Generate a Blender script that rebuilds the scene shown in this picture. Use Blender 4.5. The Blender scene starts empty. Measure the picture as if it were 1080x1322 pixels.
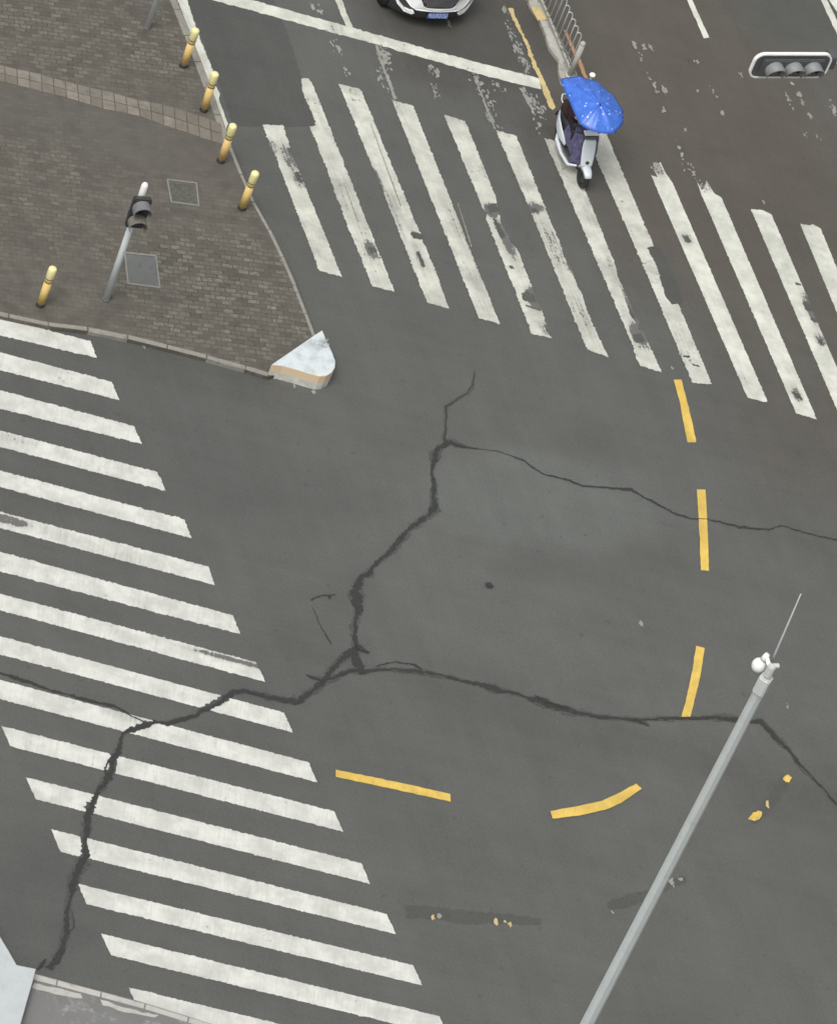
import bpy, bmesh, math, random
from mathutils import Vector, Matrix, Euler
import numpy as np
PI = math.pi
random.seed(7)
SC = bpy.context.scene

# ------------------------------------------------------------------ camera
F_PX, TILT, ROLL, HCAM, Y0 = 6994.57, 0.821459572, 0.392119433, 67.3875, 72.4318
PW, PH = 1080.0, 1322.0
cam_d = bpy.data.cameras.new("camera"); cam = bpy.data.objects.new("camera", cam_d)
SC.collection.objects.link(cam)
CAMROT = Matrix.Rotation(TILT, 3, 'X') @ Matrix.Rotation(ROLL, 3, 'Z')
CAMLOC = Vector((0, -Y0, HCAM))
cam.matrix_world = Matrix.Translation(CAMLOC) @ CAMROT.to_4x4()
cam_d.sensor_width = 36; cam_d.lens = F_PX / PH * 36; cam_d.clip_end = 2000; cam_d.clip_start = 1
SC.camera = cam
# ------------------------------------------------------------------ sky, sun, exposure
SUN_EL, SUN_ROT = math.radians(62), math.radians(205)
w = bpy.data.worlds.new("World"); SC.world = w; w.use_nodes = True
nt = w.node_tree; nt.nodes.clear()
o = nt.nodes.new('ShaderNodeOutputWorld'); b = nt.nodes.new('ShaderNodeBackground')
sky = nt.nodes.new('ShaderNodeTexSky'); sky.sky_type = 'NISHITA'; sky.sun_disc = False
sky.sun_elevation = SUN_EL; sky.sun_rotation = SUN_ROT; sky.dust_density = 6; sky.air_density = 1.2
hs = nt.nodes.new('ShaderNodeHueSaturation'); hs.inputs['Saturation'].default_value = .12   # overcast
nt.links.new(sky.outputs[0], hs.inputs['Color']); nt.links.new(hs.outputs[0], b.inputs[0])
b.inputs[1].default_value = .14; nt.links.new(b.outputs[0], o.inputs[0])
sd = bpy.data.lights.new("sun", 'SUN'); sd.energy = 1.0; sd.angle = math.radians(25); sd.color = (1, .975, .93)
sun = bpy.data.objects.new("sun", sd); SC.collection.objects.link(sun)
sun.rotation_euler = (math.radians(90) - SUN_EL, 0, PI - SUN_ROT)
SC.view_settings.view_transform = 'Standard'; SC.view_settings.look = 'None'
SC.view_settings.gamma = 1; SC.view_settings.exposure = 0.15
SC.cycles.filter_width = 1.6

# ------------------------------------------------------------------ helpers
def gp(px, py, z=0.0):
    """point of the plane at height z seen at photo pixel (px,py)"""
    d = CAMROT @ Vector(((px - PW/2)/F_PX, -(py - PH/2)/F_PX, -1))
    k = (z - CAMLOC.z)/d.z
    return CAMLOC + d*k
def link(o, parent=None):
    SC.collection.objects.link(o)
    if parent is not None: o.parent = parent
    return o
def tag(o, label=None, cat=None, group=None, kind=None):
    if label: o['label'] = label
    if cat: o['category'] = cat
    if group: o['group'] = group
    if kind: o['kind'] = kind
    return o
def empty(name, loc=(0, 0, 0), rz=0, **k):
    o = bpy.data.objects.new(name, None); o.empty_display_size = .2
    o.location = loc; o.rotation_euler = (0, 0, rz); link(o); return tag(o, **k)
def obj(name, bm, mat, parent=None, smooth=False):
    me = bpy.data.meshes.new(name)
    bmesh.ops.recalc_face_normals(bm, faces=bm.faces)
    if smooth:
        for f in bm.faces: f.smooth = True
    bm.to_mesh(me); bm.free()
    for m in (mat if isinstance(mat, (list, tuple)) else [mat]): me.materials.append(m)
    o = bpy.data.objects.new(name, me); return link(o, parent)
def copy_tree(o, parent=None):
    c = o.copy(); link(c, parent)
    for ch in [x for x in SC.objects if x.parent == o]: copy_tree(ch, c)
    return c
rng = random.Random(3)
def jag(pts, amp, step=.09, closed=True):
    out = []; n = len(pts)
    for i in range(n if closed else n-1):
        a, b_ = pts[i], pts[(i+1) % n]; L = (b_-a).length; k = max(1, int(L/step)); d = (b_-a)
        nr = Vector((-d.y, d.x, 0)); nr.normalize() if nr.length else None
        for j in range(k):
            t = j/k; e = amp*(rng.gauss(0, .6) + (1.2 if rng.random() < .04 else 0)) if j else amp*.3*rng.gauss(0, 1)
            out.append(a + d*t + nr*e)
    return out
def flat(name, pts, mat, parent=None, z=.008, amp=.008, step=.09, mi=0):
    """painted sheet on the road: pts are ground points"""
    bm = bmesh.new()
    P = jag([Vector((p[0], p[1], 0)) for p in pts], amp, step) if amp else [Vector((p[0], p[1], 0)) for p in pts]
    vs = [bm.verts.new((p.x, p.y, z)) for p in P]
    f = bm.faces.new(vs); f.normal_update()
    if f.normal.z < 0: f.normal_flip()
    me = bpy.data.meshes.new(name); bm.to_mesh(me); bm.free(); me.materials.append(mat)
    o = bpy.data.objects.new(name, me); return link(o, parent)
def flat_px(name, px, mat, parent=None, z=.008, **k):
    return flat(name, [gp(x, y, z) for x, y in px], mat, parent, z, **k)
def prism(name, pts, z0, z1, mat, parent=None, bev=0.0, smooth=False):
    bm = bmesh.new()
    lo = [bm.verts.new((p[0], p[1], z0)) for p in pts]; hi = [bm.verts.new((p[0], p[1], z1)) for p in pts]
    bm.faces.new(lo); top = bm.faces.new(hi); n = len(pts)
    for i in range(n): bm.faces.new((lo[i], lo[(i+1) % n], hi[(i+1) % n], hi[i]))
    bmesh.ops.recalc_face_normals(bm, faces=bm.faces)
    if bev: bmesh.ops.bevel(bm, geom=list(top.edges), offset=bev, segments=2, affect='EDGES', profile=.5)
    return obj(name, bm, mat, parent, smooth)
def add_box(bm, c, s, rot=None, bev=0):
    r = bmesh.ops.create_cube(bm, size=1); vs = r['verts']
    bmesh.ops.scale(bm, vec=s, verts=vs)
    if bev:
        es = list({e for v in vs for e in v.link_edges}); rr = bmesh.ops.bevel(bm, geom=es, offset=bev, segments=2, affect='EDGES'); vs = list({v for f in rr['faces'] for v in f.verts} | {v for v in vs if v.is_valid})
    if rot is not None: bmesh.ops.rotate(bm, verts=vs, cent=(0, 0, 0), matrix=rot)
    bmesh.ops.translate(bm, vec=c, verts=vs)
def add_tube(bm, pts, r, n=10, cap=True):
    pts = [Vector(p) for p in pts]; rs = r if isinstance(r, (list, tuple)) else [r]*len(pts); rings = []
    up0 = None
    for i, p in enumerate(pts):
        t = (pts[min(i+1, len(pts)-1)] - pts[max(i-1, 0)]).normalized()
        if up0 is None: up0 = Vector((0, 0, 1)) if abs(t.z) < .9 else Vector((1, 0, 0))
        u = t.cross(up0).normalized(); v = u.cross(t).normalized(); up0 = v
        rings.append([bm.verts.new(p + (u*math.cos(2*PI*k/n) + v*math.sin(2*PI*k/n))*rs[i]) for k in range(n)])
    for a, b_ in zip(rings, rings[1:]):
        for k in range(n): bm.faces.new((a[k], a[(k+1) % n], b_[(k+1) % n], b_[k]))
    if cap: bm.faces.new(rings[0][::-1]); bm.faces.new(rings[-1])
def add_lathe(bm, prof, n=24, c=(0, 0, 0)):
    rings = []
    for r, z in prof:
        rings.append([bm.verts.new((c[0]+r*math.cos(2*PI*k/n), c[1]+r*math.sin(2*PI*k/n), c[2]+z)) for k in range(n)])
    for a, b_ in zip(rings, rings[1:]):
        for k in range(n): bm.faces.new((a[k], a[(k+1) % n], b_[(k+1) % n], b_[k]))
    bm.faces.new(rings[0][::-1]); bm.faces.new(rings[-1])
def add_loft(bm, rings, cap=True):
    R = [[bm.verts.new(p) for p in r] for r in rings]; n = len(R[0])
    for a, b_ in zip(R, R[1:]):
        for k in range(n): bm.faces.new((a[k], a[(k+1) % n], b_[(k+1) % n], b_[k]))
    if cap: bm.faces.new(R[0][::-1]); bm.faces.new(R[-1])
def sring(c, u, v, ru, rv, e=2.5, n=24):
    out = []
    for k in range(n):
        a = 2*PI*k/n; ca, sa = math.cos(a), math.sin(a)
        out.append(Vector(c) + Vector(u)*ru*math.copysign(abs(ca)**(2/e), ca) + Vector(v)*rv*math.copysign(abs(sa)**(2/e), sa))
    return out

# ------------------------------------------------------------------ materials
def lin(c):
    if isinstance(c, (int, float)): c = (c, c, c)
    return (c[0], c[1], c[2], 1)
class NB:
    def __init__(s, name):
        s.m = bpy.data.materials.new(name); s.m.use_nodes = True; s.t = s.m.node_tree; s.t.nodes.clear()
        s.out = s.n('ShaderNodeOutputMaterial'); s.bs = s.n('ShaderNodeBsdfPrincipled'); s.l(s.bs.outputs[0], s.out.inputs[0])
        s.geo = s.n('ShaderNodeNewGeometry'); s.pos = s.geo.outputs['Position']
    def n(s, t, **k):
        x = s.t.nodes.new(t)
        for a, b_ in k.items(): setattr(x, a, b_)
        return x
    def l(s, a, b_): s.t.links.new(a, b_)
    def put(s, inp, v):
        if isinstance(v, bpy.types.NodeSocket): s.l(v, inp)
        elif isinstance(v, (tuple, list)) and inp.type == 'RGBA': inp.default_value = lin(v)
        else: inp.default_value = v
    def math(s, op, a, b_=0.0, c=None, clamp=False):
        x = s.n('ShaderNodeMath', operation=op); x.use_clamp = clamp; s.put(x.inputs[0], a); s.put(x.inputs[1], b_)
        if c is not None: s.put(x.inputs[2], c)
        return x.outputs[0]
    def noise(s, scale, detail=4, rough=.55, vec=None, dist=0, sc3=None, off=None):
        v = vec or s.pos
        if sc3 or off:
            mp = s.n('ShaderNodeMapping'); s.l(v, mp.inputs[0])
            if sc3: mp.inputs['Scale'].default_value = sc3
            if off: mp.inputs['Location'].default_value = off
            v = mp.outputs[0]
        x = s.n('ShaderNodeTexNoise'); s.l(v, x.inputs['Vector']); x.inputs['Scale'].default_value = scale
        x.inputs['Detail'].default_value = detail; x.inputs['Roughness'].default_value = rough; x.inputs['Distortion'].default_value = dist
        return x.outputs['Fac']
    def ramp(s, f, a, b_, lo=0.0, hi=1.0):
        x = s.n('ShaderNodeMapRange'); x.interpolation_type = 'SMOOTHSTEP'; s.put(x.inputs[0], f)
        for i, v in enumerate((a, b_, lo, hi)): x.inputs[i+1].default_value = v
        return x.outputs[0]
    def mix(s, f, a, b_, blend='MIX'):
        x = s.n('ShaderNodeMix', data_type='RGBA', blend_type=blend); s.put(x.inputs[0], f); s.put(x.inputs[6], a if isinstance(a, bpy.types.NodeSocket) else lin(a)); s.put(x.inputs[7], b_ if isinstance(b_, bpy.types.NodeSocket) else lin(b_))
        return x.outputs[2]
    def blob(s, px, py, rx, ry, ang, soft, warp=0.5):
        """soft elliptical patch of tone on the ground, centred at a place, radii in metres"""
        c = gp(px, py)
        mp = s.n('ShaderNodeMapping', vector_type='TEXTURE'); s.l(s.pos, mp.inputs[0])
        mp.inputs['Location'].default_value = (c.x, c.y, 0); mp.inputs['Rotation'].default_value = (0, 0, ang); mp.inputs['Scale'].default_value = (rx, ry, 1000)
        ln = s.n('ShaderNodeVectorMath', operation='LENGTH'); s.l(mp.outputs[0], ln.inputs[0])
        d = s.math('ADD', ln.outputs['Value'], s.math('MULTIPLY', s.math('SUBTRACT', s.noise(.7, 3), .5), warp*2))
        return s.ramp(d, 1+soft, 1-soft)
    def fin(s, col, rough=.6, spec=.4, metal=0, bump=None, bs=.3, bd=.01, coat=0):
        s.put(s.bs.inputs['Base Color'], col if isinstance(col, bpy.types.NodeSocket) else lin(col))
        s.put(s.bs.inputs['Roughness'], rough); s.bs.inputs['Specular IOR Level'].default_value = spec
        s.bs.inputs['Metallic'].default_value = metal; s.bs.inputs['Coat Weight'].default_value = coat
        if bump is not None:
            x = s.n('ShaderNodeBump'); x.inputs['Strength'].default_value = bs; x.inputs['Distance'].default_value = bd
            s.l(bump, x.inputs['Height']); s.l(x.outputs[0], s.bs.inputs['Normal'])
        return s.m
def plain(name, col, rough=.5, spec=.5, metal=0, var=.12, scale=6, coat=0, dirt=None):
    s = NB(name); c = s.mix(s.noise(scale, 5), tuple(x*(1-var) for x in col), tuple(min(1, x*(1+var)) for x in col))
    if dirt: c = s.mix(s.ramp(s.noise(scale*2.3, 6, .65), .52, .72, 0, dirt[1]), c, dirt[0])
    return s.fin(c, rough, spec, metal, coat=coat)
def angle_of(p, q): a, b_ = gp(*p), gp(*q); return math.atan2(b_.y-a.y, b_.x-a.x)
A_BAR1 = angle_of((2.2, 937.7), (431.3, 1047.8)); A_BAR2 = angle_of((505.8, 129.3), (617.8, 410.9)); A_BRICK = angle_of((215, 231), (254, 236))

ASPH = (.112, .113, .108)
def asphalt(name, base=ASPH, patches=True, k=1.0):
    s = NB(name)
    c = s.mix(s.ramp(s.noise(.22, 3), .3, .7), tuple(x*.93*k for x in base), tuple(x*1.06*k for x in base))
    if patches:
        # brownish wet wheel tracks on the approach at the top right
        br = s.blob(905, 170, 6.5, 3.4, A_BAR2, .45)
        c = s.mix(s.math('MULTIPLY', br, .85), c, (.103, .089, .076))
        c = s.mix(s.math('MULTIPLY', s.blob(600, 30, 2.6, 2.0, A_BAR2, .5), .75), c, (.080, .073, .066))
        c = s.mix(s.math('MULTIPLY', s.blob(1030, 20, 1.4, 1.4, 0, .4), .7), c, (.085, .087, .080))
        c = s.mix(s.math('MULTIPLY', s.blob(1040, 560, 1.9, 2.0, 0, .5), .55), c, (.100, .088, .076))
        c = s.mix(s.math('MULTIPLY', s.blob(690, 645, 2.5, 1.25, .45, .32, .35), .6), c, (.150, .157, .151))  # sheen of the wet asphalt, put into the colour as paler grey
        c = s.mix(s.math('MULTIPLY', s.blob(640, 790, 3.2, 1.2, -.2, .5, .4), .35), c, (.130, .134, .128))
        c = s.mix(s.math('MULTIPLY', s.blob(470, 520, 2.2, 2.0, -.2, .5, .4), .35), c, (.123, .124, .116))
        c = s.mix(s.math('MULTIPLY', s.blob(770, 945, 4.5, .42, angle_of((560, 890), (1000, 1010)), .5, .3), .45), c, (.088, .089, .084))
        c = s.mix(s.math('MULTIPLY', s.blob(1060, 1050, 2.0, .5, angle_of((900, 1040), (1080, 1080)), .5, .3), .4), c, (.085, .086, .082))
        c = s.mix(s.math('MULTIPLY', s.blob(170, 560, 4, 2.5, 0, .6, .4), .4), c, (.096, .096, .094))
        c = s.mix(s.math('MULTIPLY', s.blob(230, 480, 2.6, .5, angle_of((128, 428), (340, 482)), .5, .3), .6), c, (.086, .085, .080))
        c = s.mix(s.math('MULTIPLY', s.blob(30, 1150, 2.0, 1.6, 0, .5, .4), .4), c, (.088, .088, .086))
        c = s.mix(s.math('MULTIPLY', s.blob(800, 1250, 5, 2.5, 0, .6, .4), .3), c, (.122, .122, .114))
    # tyre-polished streaks along both directions, aggregate grain
    st = s.noise(1.0, 5, .6, sc3=(1, 1, 1))
    v1 = s.n('ShaderNodeMapping', vector_type='TEXTURE'); s.l(s.pos, v1.inputs[0]); v1.inputs['Rotation'].default_value = (0, 0, A_BAR2); v1.inputs['Scale'].default_value = (6, .35, 1)
    s1 = s.noise(1.2, 5, .6, vec=v1.outputs[0])
    v2 = s.n('ShaderNodeMapping', vector_type='TEXTURE'); s.l(s.pos, v2.inputs[0]); v2.inputs['Rotation'].default_value = (0, 0, A_BAR1); v2.inputs['Scale'].default_value = (6, .35, 1)
    s2 = s.noise(1.2, 5, .6, vec=v2.outputs[0])
    mul = s.math('ADD', s.math('MULTIPLY', st, .34), s.math('ADD', s.math('MULTIPLY', s1, .22), s.math('MULTIPLY', s2, .20)))
    g1 = s.noise(22, 3, .7); g2 = s.noise(70, 2, .6)
    mul = s.math('ADD', mul, s.math('ADD', s.math('MULTIPLY', g1, .60), s.math('MULTIPLY', g2, .60)))
    gg = s.noise(30, 2, .5, off=(5, 1, 0)); mul = s.math('ADD', mul, s.math('SUBTRACT', s.ramp(gg, .62, .72, 0, .28), s.ramp(gg, .38, .28, 0, .22)))
    mul = s.math('MULTIPLY', s.math('ADD', mul, .02), .80)
    c2 = s.mix(1.0, c, s.n('ShaderNodeCombineColor').outputs[0], 'MULTIPLY')
    cc = c2.node.inputs[7].links[0].from_node
    for i, tint in enumerate((.995, 1.005, .975)): s.l(s.math('MULTIPLY', mul, tint), cc.inputs[i])
    # small dark oil specks and drips
    vo = s.noise(5.5, 2, .5); c3 = s.mix(s.ramp(vo, .68, .75, 0, .45), c2, (.05, .05, .048))
    rough = s.ramp(s.noise(.35, 4), .3, .7, .42, .62)
    return s.fin(c3, rough, .35, bump=s.math('ADD', g1, g2), bs=.35, bd=.006)
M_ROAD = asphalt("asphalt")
M_PATCH = asphalt("asphalt_patch", (.088, .087, .084), False)
M_OLD = asphalt("asphalt_ground_off", (.090, .091, .086), False)
M_CHIP = asphalt("asphalt_bare", (.095, .095, .090), False)
M_CORE = asphalt("sealant_halo", (.083, .085, .081), False)
M_TAR = plain("tar_sealant", (.034, .036, .034), .5, .3, var=.25, scale=9)

def paint(name, col, wear=.5, fields=(), *a_, **k_):
    return paint_(name, col, wear, *a_, fields=fields, **k_)
def paint_(name, col, wear=.5, under=(.13, .13, .12), axis=0.0, streak=.3, rough=.6, along=False, fields=()):
    s = NB(name)
    v = s.n('ShaderNodeMapping', vector_type='TEXTURE'); s.l(s.pos, v.inputs[0]); v.inputs['Rotation'].default_value = (0, 0, axis); v.inputs['Scale'].default_value = (3.5, .10, 1) if along else (.12, 1.6, 1)
    n1 = s.noise(2.2, 6, .65); n2 = s.noise(2.5, 5, .65, vec=v.outputs[0]); n3 = s.noise(9, 6, .7)
    c = s.mix(s.ramp(n1, .32, .68), tuple(x*.80 for x in col), tuple(min(.9, x*1.08) for x in col))
    c = s.mix(s.ramp(n2, .45, .8, 0, streak), c, tuple(x*.62 for x in col))
    c = s.mix(s.ramp(n3, .5, .75, 0, .35*wear), c, (.36, .35, .31))
    if along:
        gw = s.noise(.9, 4, .6, off=(11, 3, 0)); c = s.mix(s.math('MULTIPLY', s.ramp(gw, .50, .66, 0, .55*wear), s.ramp(n2, .3, .6, .4, 1)), c, (.24, .235, .21))
    # chips: bare asphalt shows through
    if fields:
        W = None
        for (px, py, rx, ry, st_) in fields:
            b_ = s.math('MULTIPLY', s.blob(px, py, rx, ry, axis, .6, .28), st_); W = b_ if W is None else s.math('MAXIMUM', W, b_)
        nf = s.math('ADD', s.math('MULTIPLY', s.noise(13, 6, .7), .6), s.math('MULTIPLY', n2, .4)); q = s.math('ADD', nf, s.math('MULTIPLY', s.math('MAXIMUM', s.math('SUBTRACT', W, .35), 0), .42))
        c = s.mix(s.math('MULTIPLY', W, s.ramp(n2, .35, .65, .35, .95)), c, (.25, .245, .215)); c = s.mix(s.ramp(q, .61, .67, 0, .92), c, (.105, .104, .098))
    m = s.math('ADD', s.math('MULTIPLY', n3, .55), s.math('MULTIPLY', s.noise(1.1, 3, .5, off=(3, 8, 0)), .45))
    c = s.mix(s.ramp(m, .64-.05*wear, .69-.04*wear, 0, .8), c, under)
    return s.fin(c, rough, .35, bump=n3, bs=.2, bd=.004)
WHITE = (.56, .56, .52)
M_W1 = paint("white_paint_thick", WHITE, .35, [(12, 672, .5, .12, .9), (60, 685, .6, .15, .35), (300, 852, .9, .07, .9), (20, 566, .4, .12, .5), (150, 720, .5, .15, .35), (165, 925, .4, .12, .45), (240, 900, .3, .1, .3)], axis=A_BAR1, streak=.50)
M_W2 = paint("white_paint_worn", (.52, .52, .46), 1.0, [(634, 272, .22, .16, 1.2), (653, 308, .60, .13, .9), (690, 386, .35, .18, 1.2), (704, 425, .2, .1, .8), (690, 269, .2, .2, 1.0), (716, 320, 1.0, .2, .62), (748, 405, .8, .18, .55), (825, 432, .35, .2, 1.1), (816, 400, .8, .09, .9), (830, 445, .2, .2, .7),
 (374, 205, .45, .16, .8), (385, 232, .35, .12, .7), (353, 190, .2, .1, .7), (478, 322, .30, .15, .9), (466, 290, 1.2, .16, .5), (440, 250, .8, .14, .5), (488, 235, .5, .10, .8), (505, 265, 1.0, .12, .5), (590, 290, 1.2, .16, .5), (620, 370, .9, .16, .4), (455, 118, .15, .15, .6),
 (540, 330, .5, .1, .5), (736, 344, .3, .1, 1.0), (860, 365, .5, .1, .6)], axis=A_BAR2, streak=.45, along=True)
M_W2B = paint("white_paint_brighter", (.57, .58, .51), .45, [(1046, 398, .5, .15, .9), (1058, 440, .2, .12, .8), (886, 309, .2, .12, .7), (1028, 510, .25, .12, .8), (895, 470, .35, .14, .5), (850, 218, .2, .2, .7), (912, 240, .2, .15, .6), (960, 490, .2, .12, .5), (560, 62, .15, .12, .7), (435, 38, .2, .2, .5)], axis=A_BAR2, streak=.25, along=True)
M_REM = paint("paint_remnant", (.27, .265, .24), 1.0)
M_SPLIT = plain('dirty_split', (.24, .23, .19), .7, .3, var=.3, scale=12)
M_YEL = paint("yellow_paint", (.62, .43, .095), .8, streak=.45)
M_YELW = paint("yellow_paint_worn", (.52, .41, .20), .9, under=(.28, .16, .08), streak=.4)
M_ORG = plain("rust_orange_paint", (.38, .22, .12), .7, .3, var=.3, scale=5)

def paving():
    s = NB("brick_paving")
    mp = s.n('ShaderNodeMapping', vector_type='TEXTURE'); s.l(s.pos, mp.inputs[0]); mp.inputs['Rotation'].default_value = (0, 0, A_BRICK)
    # slight wobble so that courses are not ruler straight
    wob = s.n('ShaderNodeTexNoise'); s.l(s.pos, wob.inputs['Vector']); wob.inputs['Scale'].default_value = 1.5
    va = s.n('ShaderNodeVectorMath', operation='MULTIPLY_ADD'); s.l(wob.outputs['Color'], va.inputs[0]); va.inputs[1].default_value = (.11, .09, 0); s.l(mp.outputs[0], va.inputs[2])
    br = s.n('ShaderNodeTexBrick'); s.l(va.outputs[0], br.inputs['Vector'])
    br.inputs['Scale'].default_value = 1; br.inputs['Brick Width'].default_value = .215; br.inputs['Row Height'].default_value = .112
    br.inputs['Mortar Size'].default_value = .012; br.inputs['Mortar Smooth'].default_value = .3; br.inputs['Bias'].default_value = 0
    br.inputs['Color1'].default_value = (.075, .069, .056, 1); br.inputs['Color2'].default_value = (.225, .212, .172, 1); br.inputs['Mortar'].default_value = (.045, .042, .036, 1)
    n0 = s.noise(3.2, 5, .7); n1 = s.noise(12, 4, .7)
    c = s.mix(s.ramp(n1, .38, .62, 0, .85), br.outputs['Color'], (.10, .093, .078))
    wet = s.ramp(s.noise(1.1, 5, .65, off=(2, 5, 0)), .40, .62, 0, 1)
    z1 = s.blob(285, 385, 2.1, 1.9, 0, .45); z2 = s.blob(90, 40, 3.2, 1.5, .3, .4); z3 = s.blob(60, 240, 1.2, 2.0, 0, .5)
    vis = s.math('MAXIMUM', z1, s.math('MAXIMUM', s.math('MULTIPLY', z2, .8), s.math('MULTIPLY', z3, .45)))
    d = s.math('MAXIMUM', wet, 0); cover = s.math('SUBTRACT', .80, s.math('MULTIPLY', vis, s.math('SUBTRACT', .80, s.math('MULTIPLY', d, .55))), clamp=True)
    dull = s.mix(s.ramp(n0, .3, .7), (.080, .073, .063), (.122, .112, .096))
    c = s.mix(cover, c, dull)
    c = s.mix(s.math('MULTIPLY', s.blob(150, 180, 3.2, .8, angle_of((0, 110), (280, 175)), .5, .3), .45), c, (.10, .093, .085))
    c = s.mix(1.0, c, (.93, .925, .91), 'MULTIPLY')
    return s.fin(c, s.ramp(n0, .3, .7, .45, .7), .35, bump=br.outputs['Fac'], bs=-.4, bd=.008)
M_BRICK = paving()
def tiles():
    s = NB("tan_tiles"); ri = s.geo.outputs['Random Per Island']
    c = s.mix(ri, (.150, .134, .112), (.225, .203, .172)); c = s.mix(s.ramp(s.noise(6, 5, .7), .4, .7, 0, .7), c, (.12, .11, .09))
    return s.fin(c, .6, .3)
M_TILE = tiles()
M_KERB = plain("granite_kerb", (.24, .23, .20), .7, .3, var=.25, scale=5, dirt=((.12, .11, .09), .7))
M_KERBW = plain("pale_concrete", (.40, .39, .36), .7, .3, var=.2, scale=3, dirt=((.17, .16, .14), .6))
M_CONC = plain("grey_concrete", (.155, .155, .15), .65, .35, var=.15, scale=2.5, dirt=((.30, .30, .28), .7))
M_MED = plain("median_concrete", (.33, .32, .28), .7, .3, var=.3, scale=3, dirt=((.13, .12, .10), .85))
M_BLKW = plain("block_white_paint", (.43, .46, .465), .45, .45, var=.10, scale=3, dirt=((.34, .37, .38), .55))
M_GALV = plain("galvanised_steel", (.56, .60, .60), .5, .5, 0, var=.10, scale=4)
M_GALV2 = plain("grey_painted_steel", (.58, .62, .61), .45, .5, 0, var=.08, scale=2, dirt=((.46, .50, .49), .6))
M_WHITE = plain("white_plastic", (.80, .80, .78), .4, .5, var=.04)
M_BLACK = plain("black_rubber", (.02, .02, .02), .6, .4)
M_DARK = plain("dark_plastic", (.035, .037, .037), .45, .5)
M_IRON = plain("cast_iron", (.10, .10, .085), .6, .4, .2, var=.3, scale=14, dirt=((.26, .26, .22), .8))
M_STEELFR = plain("steel_rim", (.23, .23, .21), .5, .5, .2, var=.2)

# ================================================================== SETTING
bm = bmesh.new(); S = 420
vs = [bm.verts.new(p) for p in ((-S, -S, 0), (S, -S, 0), (S, S, 0), (-S, S, 0))]; bm.faces.new(vs)
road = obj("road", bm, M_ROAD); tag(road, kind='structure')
pt = flat_px("asphalt_patch", [(238, -20), (243, 0), (262, 50), (285, 115), (301, 163), (352, 163), (409, 163.5), (400, 132), (390, 101), (377, 60), (366, 30), (352, -5), (345, -30)], M_PATCH, road, .004, amp=.012)
flat_px("resurfaced_strip", [(521, 1168), (560, 1171), (610, 1176), (660, 1180), (698, 1186), (697, 1194), (640, 1193), (590, 1192), (560, 1187), (523, 1184)], M_OLD, road, .004, amp=.03, step=.07)
flat_px("resurfaced_strip", [(783, 1164), (805, 1157), (840, 1146), (884, 1131), (886, 1137), (850, 1154), (815, 1171), (787, 1176)], M_OLD, road, .004, amp=.03, step=.07)
flat_px("resurfaced_strip", [(655, 40), (667, 36), (694, 110), (704, 140), (712, 165), (697, 168), (684, 120), (668, 80)], M_OLD, road, .004, amp=.03, step=.07)
flat_px("resurfaced_strip", [(968, 1062), (1010, 1000), (1024, 1003), (1000, 1040), (975, 1064)], M_OLD, road, .004, amp=.03, step=.07)

# ---- crosswalks
cw1 = empty("crosswalk", gp(60, 900), label="zebra crossing of white bars running off the left edge, crossed by a dark sealed crack", cat="crosswalk")
L = {1: ((0, 410.7), (0, 433.3), (117.3, 440.7), (125, 462.3)), 2: ((0, 455), (0, 478), (144.3, 493.3), (154, 517)), 3: ((0, 504), (0, 527.7), (173.3, 550.7), (183.3, 573.7)),
4: ((0, 556), (0, 577), (203.3, 610), (214.3, 634.3)), 5: ((0, 607.7), (0, 629), (237.7, 670.8), (247.3, 695.3)), 6: ((0, 661), (0, 681.7), (268.7, 731.7), (277.3, 756)),
7: ((0, 712.7), (0, 738), (300.7, 795), (310, 819)), 8: ((0, 766.7), (0, 788), (330.7, 855.7), (342.3, 880.7)), 9: ((0, 821.7), (0, 845), (366.9, 920.4), (377.5, 946)),
10: ((0, 878), (0, 902.7), (397.9, 984.4), (409.5, 1010.5)), 11: ((2.2, 937.7), (13.4, 963.8), (431.3, 1047.8), (442.9, 1074.2)), 12: ((33.5, 1003.7), (46.3, 1031.8), (465.8, 1114.6), (477.7, 1141.4)),
13: ((66, 1070.8), (78.2, 1099.8), (498.9, 1180.4), (510.8, 1206.5)), 14: ((101.5, 1141.6), (111.7, 1167.5), (533.3, 1246.6), (544.6, 1272.6)),
15: ((130.2, 1205.5), (143.6, 1233.5), (566.8, 1312.4), (578, 1339)), 16: ((166, 1275), (176, 1299.6), (602, 1381), (614, 1409))}
e1 = gp(2.2, 937.7) - gp(33.5, 1003.7)
def rel(o, par):            # keep world place, hang under an Empty that stands elsewhere
    o.parent = par; o.matrix_parent_inverse = Matrix.Translation(par.location).inverted(); return o
for i, q in L.items():
    tl, bl, tr, br = [gp(*p) for p in q]
    if i <= 10:             # run on to their full six metres beyond the frame
        tl = tr + (tl-tr).normalized()*5.92; bl = br + (bl-br).normalized()*5.92
    rel(flat("stripe", [tl, tr, br, bl], M_W1, None, .008, amp=.012 if i < 9 else .009, step=.035), cw1)
W8 = [(839, 319), (846, 319), (853, 323), (861, 338), (869, 355), (876, 372), (881, 388), (877, 394), (867, 392), (859, 381), (853, 365), (847, 345), (841, 331)]
n1 = (gp(214, 634) - gp(183, 573.7))
cw2 = empty("crosswalk", gp(700, 300), label="worn zebra crossing of steep white bars that the scooter is riding over", cat="crosswalk")
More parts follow.
